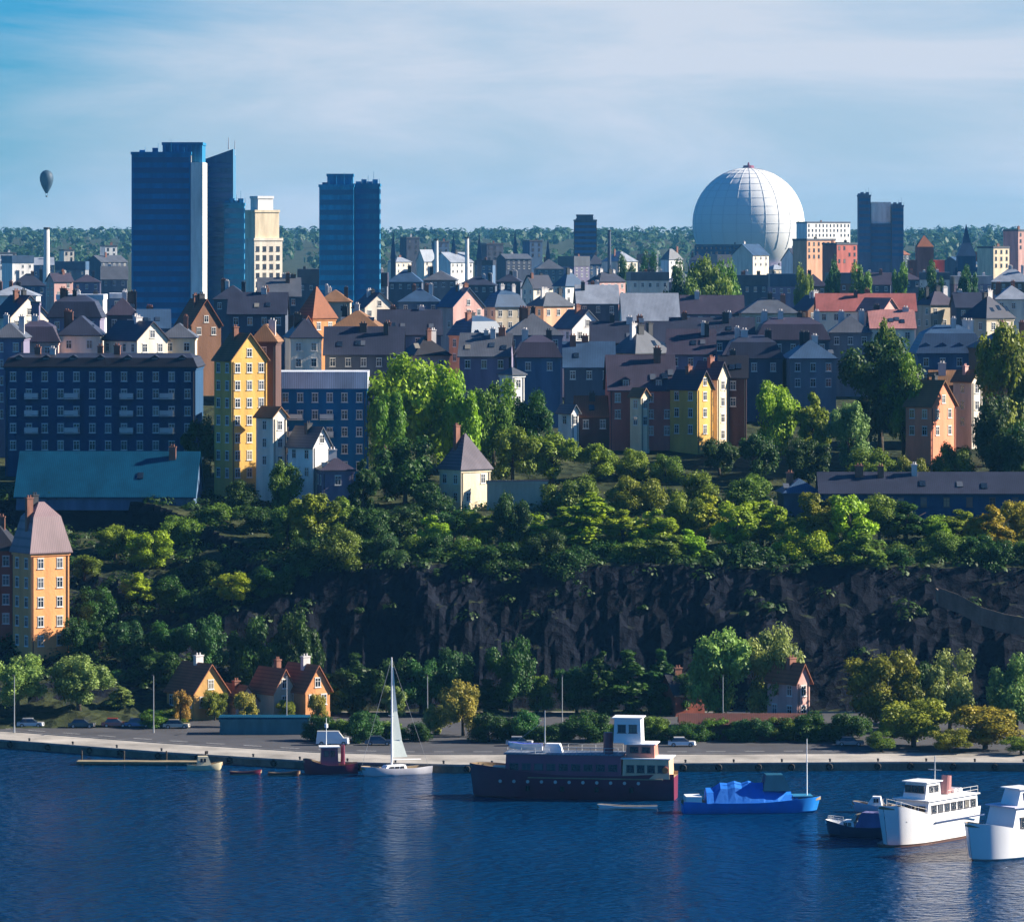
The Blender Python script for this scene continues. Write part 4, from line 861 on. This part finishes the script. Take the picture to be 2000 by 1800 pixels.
    while px < 1990:
        w = r.uniform(48, 84)
        if not (255 < px + w / 2 < 480):
            rows.append((px + w / 2, r.uniform(1800, 2050), w * .95, r.uniform(545, 562), r.uniform(-8, 8), r.choice(['hip', 'gable', 'flat', 'hip']), r.uniform(3, 5.5), r.choice(['slate', 'bluegrey', 'grey', 'bone', 'lilac', 'brown' if px > 1500 else 'slate']), r.choice(['navy', 'blue', 'grey', 'purple', 'lightgrey']), D(chim=r.choice([1, 2]), rows=1)))
        px += w
    brow(rows, 'in the fourth city row', 'city blocks in the fourth row')
    rows = []; px = 10
    while px < 1990:
        w = r.uniform(34, 66); q = px + w / 2
        if not (250 < q < 560 or 600 < q < 750):
            red = q > 1540
            rows.append((q, r.uniform(2500, 3000), w * .9, r.uniform(505, 528) - (8 if r.random() < .25 else 0), r.uniform(24, 42) if red or r.random() < .3 else r.uniform(-10, 20), r.choice(['flat', 'hip', 'flat', 'gable']), r.uniform(2.5, 7), r.choice(['slate', 'bluegrey', 'bone', 'grey', 'lilac', 'white'] + (['pink', 'peach', 'brick', 'bone', 'peach'] if red else [])), r.choice(['blue', 'grey', 'navy', 'lightgrey'] + (['rust', 'pinkred'] if red else [])), D(chim=1, rows=2, side=False, depth=16)))
        px += w * r.uniform(.95, 1.25)
    brow(rows, 'in the farthest city row', 'city blocks in the farthest row')
    for px, Y, w, pe, wl, lab in ((10, 2900, 34, 496, 'white', 'white block at the far left end of the wooded horizon'), (130, 3000, 20, 490, 'bone', 'tiny pale block in the wooded horizon right of the factory chimney'), (212, 3000, 24, 482, 'white', 'tiny white block high in the wooded left horizon'),
                                  (1608, 3300, 106, 436, 'white', 'long white terrace block just right of the white sphere'), (1590, 2500, 70, 470, 'peach', 'salmon-coloured block below the long white terrace'), (1640, 2450, 50, 478, 'brick', 'red-brown block left of the twin tower shafts'),
                                  (1940, 2300, 40, 485, 'cream', 'cream-coloured block right of the steeple church'), (1988, 2500, 36, 452, 'pink', 'tall dusky pink block at the right edge of the skyline'), (1402, 3400, 90, 480, 'navy', 'dark blue block low in front of the white sphere'),
                                  (800, 2900, 26, 466, 'slate', 'slim grey block beside the first spire'), (860, 3100, 22, 474, 'bluegrey', 'slim blue-grey block left of the white stacks'), (960, 2850, 34, 478, 'slate', 'grey block right of the needle-thin spire'), (1040, 2950, 26, 472, 'bluegrey', 'blue-grey block left of the short spire')):
        B('distant_block', lab, px, Y, w, pe, 34 if px > 1580 else (0 if w > 40 else 18), 12 if px > 1580 else 14, 'flat', 1, wall=wl, rm='grey', rows=3, chim=1, side=False, key='d')

# ------------------------------------------------------------------ vegetation
def vegetation():
    tree_templates()
    r = random.Random(3)
    # cliff edge
    rows = []
    px = 560
    tl = ['bright', 'green', 'bright', 'olive', 'green', 'dark']
    while px < 2010:
        w = r.uniform(78, 118)
        rows.append((px, 985 + r.uniform(-22, 26), 852 + r.uniform(-6, 8), w, r.choice(tl), r.choice(['round', 'round', 'tall', 'round', 'tall', 'cone']))); px += w * .56
    rows = [(a, b, c, d, 'bright' if 1020 < a < 1290 or 1380 < a < 1560 else ('gold' if a > 1935 else t), k) for a, b, c, d, t, k in rows]
    tree_row(rows, 'along the cliff edge', 'trees along the cliff edge')
    rows = []; px = 610
    while px < 2010:
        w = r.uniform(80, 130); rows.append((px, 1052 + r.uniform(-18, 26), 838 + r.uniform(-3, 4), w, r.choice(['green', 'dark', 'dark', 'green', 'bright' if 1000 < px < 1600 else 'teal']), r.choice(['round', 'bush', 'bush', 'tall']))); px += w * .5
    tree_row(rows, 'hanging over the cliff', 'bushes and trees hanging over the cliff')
    # wooded slope at left
    rows = [(165, 1085, 846, 70, 'green', 'round'), (225, 1030, 860, 90, 'olive', 'round'), (290, 1040, 856, 96, 'bright', 'round'), (360, 1010, 868, 100, 'green', 'round'), (430, 985, 872, 96, 'green', 'round'), (500, 990, 866, 90, 'dark', 'round'), (560, 1000, 858, 90, 'teal', 'round'),
            (190, 1150, 828, 90, 'dark', 'round'), (270, 1120, 838, 80, 'bright', 'tall'), (335, 1130, 832, 90, 'dark', 'round'), (400, 1090, 842, 80, 'dark', 'round'), (455, 1120, 830, 84, 'bright', 'round'), (525, 1110, 832, 90, 'dark', 'round'), (595, 1090, 836, 90, 'teal', 'round'), (160, 1210, 815, 80, 'dark', 'round'), (240, 1215, 814, 90, 'teal', 'round'), (320, 1220, 815, 90, 'dark', 'round'), (400, 1210, 814, 90, 'teal', 'round'), (490, 1215, 816, 100, 'dark', 'round'), (580, 1200, 818, 100, 'dark', 'round')]
    tree_row(rows, 'on the wooded left slope', 'trees on the wooded slope at left')
    # among the hilltop houses
    g = 'trees among the hilltop houses'
    for px, py, Y, w, tint, k, lab in ((392, 820, 908, 74, 'dark', 'round', 'dark tree filling the gap left of the tall yellow house'), (820, 705, 925, 190, 'bright', 'round', 'biggest bright yellow-green tree right of the flat-roofed block'), (752, 770, 905, 90, 'green', 'round', 'green tree under the left side of the biggest bright tree'),
                                       (898, 738, 918, 100, 'bright', 'round', 'bright tree on the right flank of the biggest bright tree'), (790, 860, 892, 130, 'dark', 'round', 'dark green tree left of the pointed-roof villa'), (965, 750, 930, 100, 'green', 'round', 'green tree left of the narrow white tower house'), (1040, 770, 935, 90, 'dark', 'round', 'dark tree right of the narrow white tower house'),
                                       (1000, 840, 912, 110, 'olive', 'round', 'olive tree behind the long beige garden wall'), (1080, 850, 915, 100, 'olive', 'round', 'olive tree at the right end of the garden wall'), (1160, 868, 918, 90, 'olive', 'round', 'olive tree below the low dark brick house'), (1235, 880, 922, 90, 'olive', 'bush', 'spreading olive bush below the brick terrace house'),
                                       (1300, 890, 918, 80, 'green', 'bush', 'green bush left below the tall yellow terrace house'), (1405, 860, 925, 80, 'dark', 'round', 'dark tree below the pale yellow house'), (1515, 752, 940, 92, 'bright', 'round', 'bright green tree right of the terrace'), (1480, 850, 918, 80, 'dark', 'round', 'dark tree below the bright tree right of the terrace'), (1590, 770, 935, 84, 'olive', 'tall', 'slender olive tree between the bright and the darkest trees'),
                                       (1720, 668, 950, 168, 'dark', 'round', 'tall darkest green tree left of the peach gable'), (1765, 700, 945, 100, 'green', 'round', 'green tree on the right flank of the tall darkest tree'), (1655, 790, 925, 90, 'grey', 'round', 'grey-green tree in front of the tall darkest tree'), (1580, 860, 912, 90, 'dark', 'round', 'dark round tree above the small grey building'), (1700, 880, 905, 120, 'olive', 'round', 'olive tree below the grey-green one near the navy building'), (1775, 895, 902, 80, 'olive', 'bush', 'olive bush below the peach gable'),
                                       (1968, 640, 935, 130, 'olive', 'round', 'very tall olive tree at the right edge'), (1945, 780, 912, 110, 'dark', 'round', 'dark tree below the very tall olive tree'), (1995, 830, 905, 90, 'dark', 'round', 'dark tree cut by the right edge below the olive one'), (555, 905, 888, 70, 'green', 'bush', 'green bush at the foot of the off-white annexe'), (470, 940, 886, 80, 'dark', 'bush', 'dark bush at the foot of the tall yellow house'),
                                       (708, 900, 886, 60, 'dark', 'tall', 'slender dark tree right of the low mauve-grey house'), (1860, 870, 908, 90, 'green', 'bush', 'green bush below the slim off-white house'), (1350, 925, 890, 120, 'olive', 'bush', 'olive bush on open ground below the terrace'), (1465, 930, 888, 110, 'green', 'bush', 'green bush left of the small grey building'), (1120, 935, 888, 120, 'green', 'bush', 'green bush right of the garden wall end'), (840, 945, 884, 100, 'dark', 'bush', 'dark bush left below the villa'), (1240, 935, 886, 120, 'olive', 'bush', 'olive bush midway along the clifftop lawn'), (360, 660, 1005, 50, 'dark', 'round', 'small dark tree on the roofs left of the tall yellow house')):
        tree(px, py, Y, w, lab, tint, k, g)
    # trees in the city
    for px, py, Y, w, tint, k, lab in ((1330, 520, 1500, 66, 'teal', 'round', 'left one of the green trees below the white sphere'), (1372, 508, 1480, 76, 'green', 'round', 'middle one of the green trees below the white sphere'), (1418, 518, 1490, 70, 'green', 'round', 'right one of the green trees below the white sphere'), (1345, 548, 1430, 60, 'green', 'round', 'low front tree below the white sphere'),
                                       (1400, 550, 1440, 70, 'olive', 'round', 'olive front tree below the white sphere'), (1570, 528, 1700, 40, 'olive', 'round', 'olive tree below the salmon-coloured block'), (1730, 632, 1060, 60, 'olive', 'round', 'small olive tree among the roofs at right'), (1220, 505, 2100, 44, 'teal', 'round', 'blue-green tree right of the small grey tower block'), (1265, 500, 2150, 50, 'teal', 'round', 'bluish tree left of the dark blue block by the sphere')):
        tree(px, py, Y, w, lab, tint, k, 'trees between the city roofs')
    rows = [(1622 + 34 * k + r.uniform(-8, 8), 522 + r.uniform(-6, 8), 1750 + r.uniform(-40, 40), r.uniform(36, 54), r.choice(['teal', 'dark', 'green']), 'round') for k in range(0, 10, 2)]
    tree_row(rows, 'below the right skyline', 'row of trees below the right skyline')
    # quay trees
    g = 'trees along the quayside road'
    for px, py, Y, w, tint, k, lab in ((35, 1285, 792, 110, 'pale', 'round', 'pale olive tree at the left end of the quay'), (155, 1282, 793, 130, 'pale', 'round', 'wide pale olive tree right of the peach corner house'), (236, 1340, 798, 52, 'grey', 'cone', 'small pointed grey-green tree left of the ochre house'), (420, 1350, 797, 52, 'olive', 'round', 'little olive tree in front of the ochre house'),
                                       (560, 1368, 798, 40, 'olive', 'round', 'little olive tree between the tan and orange-red houses'), (352, 1350, 786, 46, 'tan', 'round', 'small tan tree in front of the left side of the ochre house'), (478, 1352, 787, 50, 'tan', 'round', 'small tan tree in front of the low grey-white house'), (620, 1356, 786, 40, 'tan', 'round', 'small tan tree right of the orange-red gabled house'), (905, 1335, 772, 96, 'tan', 'round', 'tan-yellow tree standing on the quay left of the dark ship'), (850, 1378, 774, 56, 'pale', 'bush', 'low pale bush left of the tan-yellow tree'), (300, 1385, 797, 60, 'dark', 'bush', 'dark bush left of the ochre gabled house'), (690, 1300, 808, 110, 'dark', 'round', 'dark tree behind the white van'), (770, 1340, 803, 60, 'grey', 'tall', 'slender grey-green tree behind the sail'),
                                       (1408, 1236, 786, 128, 'pale', 'round', 'left one of the two grey-green trees above the long shed'), (1508, 1234, 787, 124, 'pale', 'round', 'right one of the two grey-green trees above the long shed'), (1290, 1360, 806, 60, 'dark', 'bush', 'dark bush beside the dark red wooden house'),
                                       (1722, 1278, 778, 150, 'olive', 'round', 'round olive tree standing left in the group by the white ships'), (1855, 1278, 780, 120, 'pale', 'round', 'pale tree at the back of the group by the white ships'), (1785, 1368, 755, 140, 'yellow', 'round', 'yellowish tree at the front of the group by the white ships'), (1925, 1380, 752, 150, 'yellow', 'round', 'yellowish tree in front at the right edge'),
                                       (1985, 1285, 776, 110, 'grey', 'round', 'grey-green tree at the right edge behind the yellowish one'), (1665, 1400, 768, 80, 'dark', 'round', 'dark low tree left of the group by the white ships'), (1855, 1425, 746, 90, 'olive', 'round', 'small olive tree at the front behind the white ships'), (1790, 1300, 790, 100, 'dark', 'round', 'dark tree in the middle of the group by the white ships'), (1995, 1440, 744, 80, 'olive', 'round', 'small olive tree at the front by the right edge'), (1720, 1430, 748, 70, 'green', 'round', 'small green tree at the front left of the yellowish one')):
        tree(px, py, Y, w, lab, tint, k, g)
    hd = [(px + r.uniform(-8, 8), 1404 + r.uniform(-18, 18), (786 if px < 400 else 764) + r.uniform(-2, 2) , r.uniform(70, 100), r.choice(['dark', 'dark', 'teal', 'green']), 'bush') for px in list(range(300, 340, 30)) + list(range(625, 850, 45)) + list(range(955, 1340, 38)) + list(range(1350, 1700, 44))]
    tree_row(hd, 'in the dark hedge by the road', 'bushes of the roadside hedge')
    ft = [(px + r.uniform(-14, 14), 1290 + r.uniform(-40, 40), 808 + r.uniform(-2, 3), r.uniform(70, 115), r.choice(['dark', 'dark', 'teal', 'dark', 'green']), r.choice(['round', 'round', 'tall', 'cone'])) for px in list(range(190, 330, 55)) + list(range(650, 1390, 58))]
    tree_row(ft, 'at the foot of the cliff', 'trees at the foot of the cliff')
    # undergrowth on the cliff and hillside: nobody could count it
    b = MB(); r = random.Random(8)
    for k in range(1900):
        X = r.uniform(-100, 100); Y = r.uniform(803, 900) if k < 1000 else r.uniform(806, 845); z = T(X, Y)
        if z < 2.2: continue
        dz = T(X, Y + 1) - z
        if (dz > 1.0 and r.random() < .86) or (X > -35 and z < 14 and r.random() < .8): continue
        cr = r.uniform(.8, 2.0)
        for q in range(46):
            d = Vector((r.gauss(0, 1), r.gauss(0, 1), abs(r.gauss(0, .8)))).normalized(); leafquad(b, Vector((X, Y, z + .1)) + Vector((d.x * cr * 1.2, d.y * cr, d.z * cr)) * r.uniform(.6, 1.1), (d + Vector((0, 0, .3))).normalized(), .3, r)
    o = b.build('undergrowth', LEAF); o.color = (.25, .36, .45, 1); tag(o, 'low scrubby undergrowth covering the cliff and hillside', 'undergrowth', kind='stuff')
    # distant woods on the horizon, blue of the haze put into their tint
    b = MB(); r = random.Random(9)
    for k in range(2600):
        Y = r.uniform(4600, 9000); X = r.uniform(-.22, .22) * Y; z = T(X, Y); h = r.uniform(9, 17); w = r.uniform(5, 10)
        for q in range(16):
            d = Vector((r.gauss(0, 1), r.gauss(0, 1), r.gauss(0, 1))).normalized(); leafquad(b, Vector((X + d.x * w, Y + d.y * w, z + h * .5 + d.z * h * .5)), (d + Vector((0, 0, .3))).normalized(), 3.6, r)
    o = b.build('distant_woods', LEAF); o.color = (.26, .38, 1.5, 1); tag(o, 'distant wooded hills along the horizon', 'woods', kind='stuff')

# ------------------------------------------------------------------ light, sky, air, camera
def world():
    w = bpy.data.worlds.new('World'); scene.world = w; w.use_nodes = True; nt = w.node_tree; N, L = nt.nodes, nt.links
    bg = N['Background']; sk = N.new('ShaderNodeTexSky'); sk.sky_type = 'NISHITA'; sk.sun_disc = False
    sk.sun_elevation = SUN_EL; sk.sun_rotation = math.pi / 2 - SUN_AZ; sk.altitude = 50; sk.air_density = 1.0; sk.dust_density = .3; sk.ozone_density = 3.0
    # thin high cloud, by direction: streaks that thin out to the left
    tc = N.new('ShaderNodeTexCoord'); mp = N.new('ShaderNodeMapping'); mp.inputs['Scale'].default_value = (7, 7, 34); mp.inputs['Rotation'].default_value = (0, R(4), 0)
    L.new(tc.outputs['Generated'], mp.inputs['Vector'])
    n1 = N.new('ShaderNodeTexNoise'); n1.inputs['Scale'].default_value = 1.3; n1.inputs['Detail'].default_value = 7; n1.inputs['Roughness'].default_value = .6; n1.inputs['Distortion'].default_value = .6
    L.new(mp.outputs['Vector'], n1.inputs['Vector'])
    mr = N.new('ShaderNodeMapRange'); mr.interpolation_type = 'SMOOTHSTEP'; mr.inputs['From Min'].default_value = .3; mr.inputs['From Max'].default_value = .75; mr.inputs['To Max'].default_value = .5
    L.new(n1.outputs['Fac'], mr.inputs['Value'])
    sp = N.new('ShaderNodeSeparateXYZ'); L.new(tc.outputs['Generated'], sp.inputs[0])
    lo = N.new('ShaderNodeMapRange'); lo.interpolation_type = 'SMOOTHSTEP'; lo.inputs['From Min'].default_value = .048; lo.inputs['From Max'].default_value = .095; lo.inputs['To Min'].default_value = 1; lo.inputs['To Max'].default_value = .03; L.new(sp.outputs['Z'], lo.inputs['Value'])
    lf = N.new('ShaderNodeMapRange'); lf.interpolation_type = 'SMOOTHSTEP'; lf.inputs['From Min'].default_value = -.17; lf.inputs['From Max'].default_value = -.085; lf.inputs['To Min'].default_value = -.2; lf.inputs['To Max'].default_value = .58
    zz = N.new('ShaderNodeMath'); zz.operation = 'MULTIPLY_ADD'; zz.inputs[1].default_value = -1.2; L.new(sp.outputs['Z'], zz.inputs[0]); L.new(sp.outputs['X'], zz.inputs[2]); L.new(zz.outputs[0], lf.inputs['Value'])
    sm_ = N.new('ShaderNodeMath'); sm_.operation = 'ADD'; L.new(mr.outputs['Result'], sm_.inputs[0]); L.new(lf.outputs['Result'], sm_.inputs[1])
    ml = N.new('ShaderNodeMath'); ml.operation = 'MULTIPLY'; ml.use_clamp = True; L.new(sm_.outputs[0], ml.inputs[0]); L.new(lo.outputs['Result'], ml.inputs[1])
    mx = N.new('ShaderNodeMix'); mx.data_type = 'RGBA'; L.new(ml.outputs[0], mx.inputs[0])
    tint = N.new('ShaderNodeMix'); tint.data_type = 'RGBA'; tint.blend_type = 'MULTIPLY'; tint.inputs[0].default_value = 1; tint.inputs[7].default_value = SKY_TINT
    L.new(sk.outputs['Color'], tint.inputs[6]); L.new(tint.outputs[2], mx.inputs[6]); mx.inputs[7].default_value = CLOUD
    L.new(mx.outputs[2], bg.inputs['Color']); bg.inputs['Strength'].default_value = SKY
    s = bpy.data.lights.new('sun', 'SUN'); s.energy = SUN; s.angle = R(.5); s.color = (1.0, .90, .76)
    o = bpy.data.objects.new('sun', s); COL.objects.link(o)
    d = Vector((math.cos(SUN_EL) * math.cos(SUN_AZ), math.cos(SUN_EL) * math.sin(SUN_AZ), math.sin(SUN_EL)))
    o.rotation_euler = d.to_track_quat('Z', 'Y').to_euler()
def haze():
    b = MB(); b.box(-5200, 5200, -60, 9800, -7, 185)
    m = bpy.data.materials.new('air'); nt, N, L = nodes_of(m); N.remove(N['Principled BSDF'])
    v = N.new('ShaderNodeVolumePrincipled'); v.inputs['Color'].default_value = (.14, .52, 1.0, 1); v.inputs['Density'].default_value = HAZE; v.inputs['Anisotropy'].default_value = .1
    L.new(v.outputs[0], N['Material Output'].inputs['Volume'])
    o = b.build('haze', m); o['kind'] = 'stuff'; o['label'] = 'pale blue haze in the air over the city'
def camera():
    c = bpy.data.cameras.new('camera'); o = bpy.data.objects.new('camera', c); COL.objects.link(o)
    o.location = (0, 0, HC); o.rotation_euler = (R(90), 0, 0); c.sensor_width = 36; c.sensor_fit = 'HORIZONTAL'; c.lens = 36 * F / 2000
    c.shift_y = -(900 - HY) / 2000; c.clip_start = 1; c.clip_end = 40000; scene.camera = o
    scene.view_settings.view_transform = 'Standard'; scene.view_settings.look = 'None'; scene.view_settings.gamma = 1; scene.view_settings.exposure = EXPO
    scene.cycles.max_bounces = 6; scene.cycles.diffuse_bounces = 3; scene.cycles.glossy_bounces = 3; scene.cycles.transmission_bounces = 3; scene.cycles.volume_bounces = 0
    scene.cycles.use_denoising = True; scene.cycles.caustics_reflective = False; scene.cycles.caustics_refractive = False

SUN_EL, SUN_AZ = R(28), R(6.5)
SUN, SKY, EXPO, HAZE = 5.0, .05, 1.45, 2.8e-5
SKY_TINT = (.11, .52, .98, 1); CLOUD = (4.65, 5.15, 5.95, 1)
win_templates()
build_terrain(); build_water(); build_quay()
skyline(); hilltop(); city(); quay_things(); boats(); vegetation()
world(); camera()
if HAZE: haze()
dup = {k: v for k, v in LABELS.items() if len(v) > 1}
print('buildings', NB[0], 'windows', NW[0], 'trees', NT[0], 'objects', len(bpy.data.objects), 'dups', list(dup)[:5], 'long', [k for k in LABELS if not 4 <= len(k.split()) <= 16])
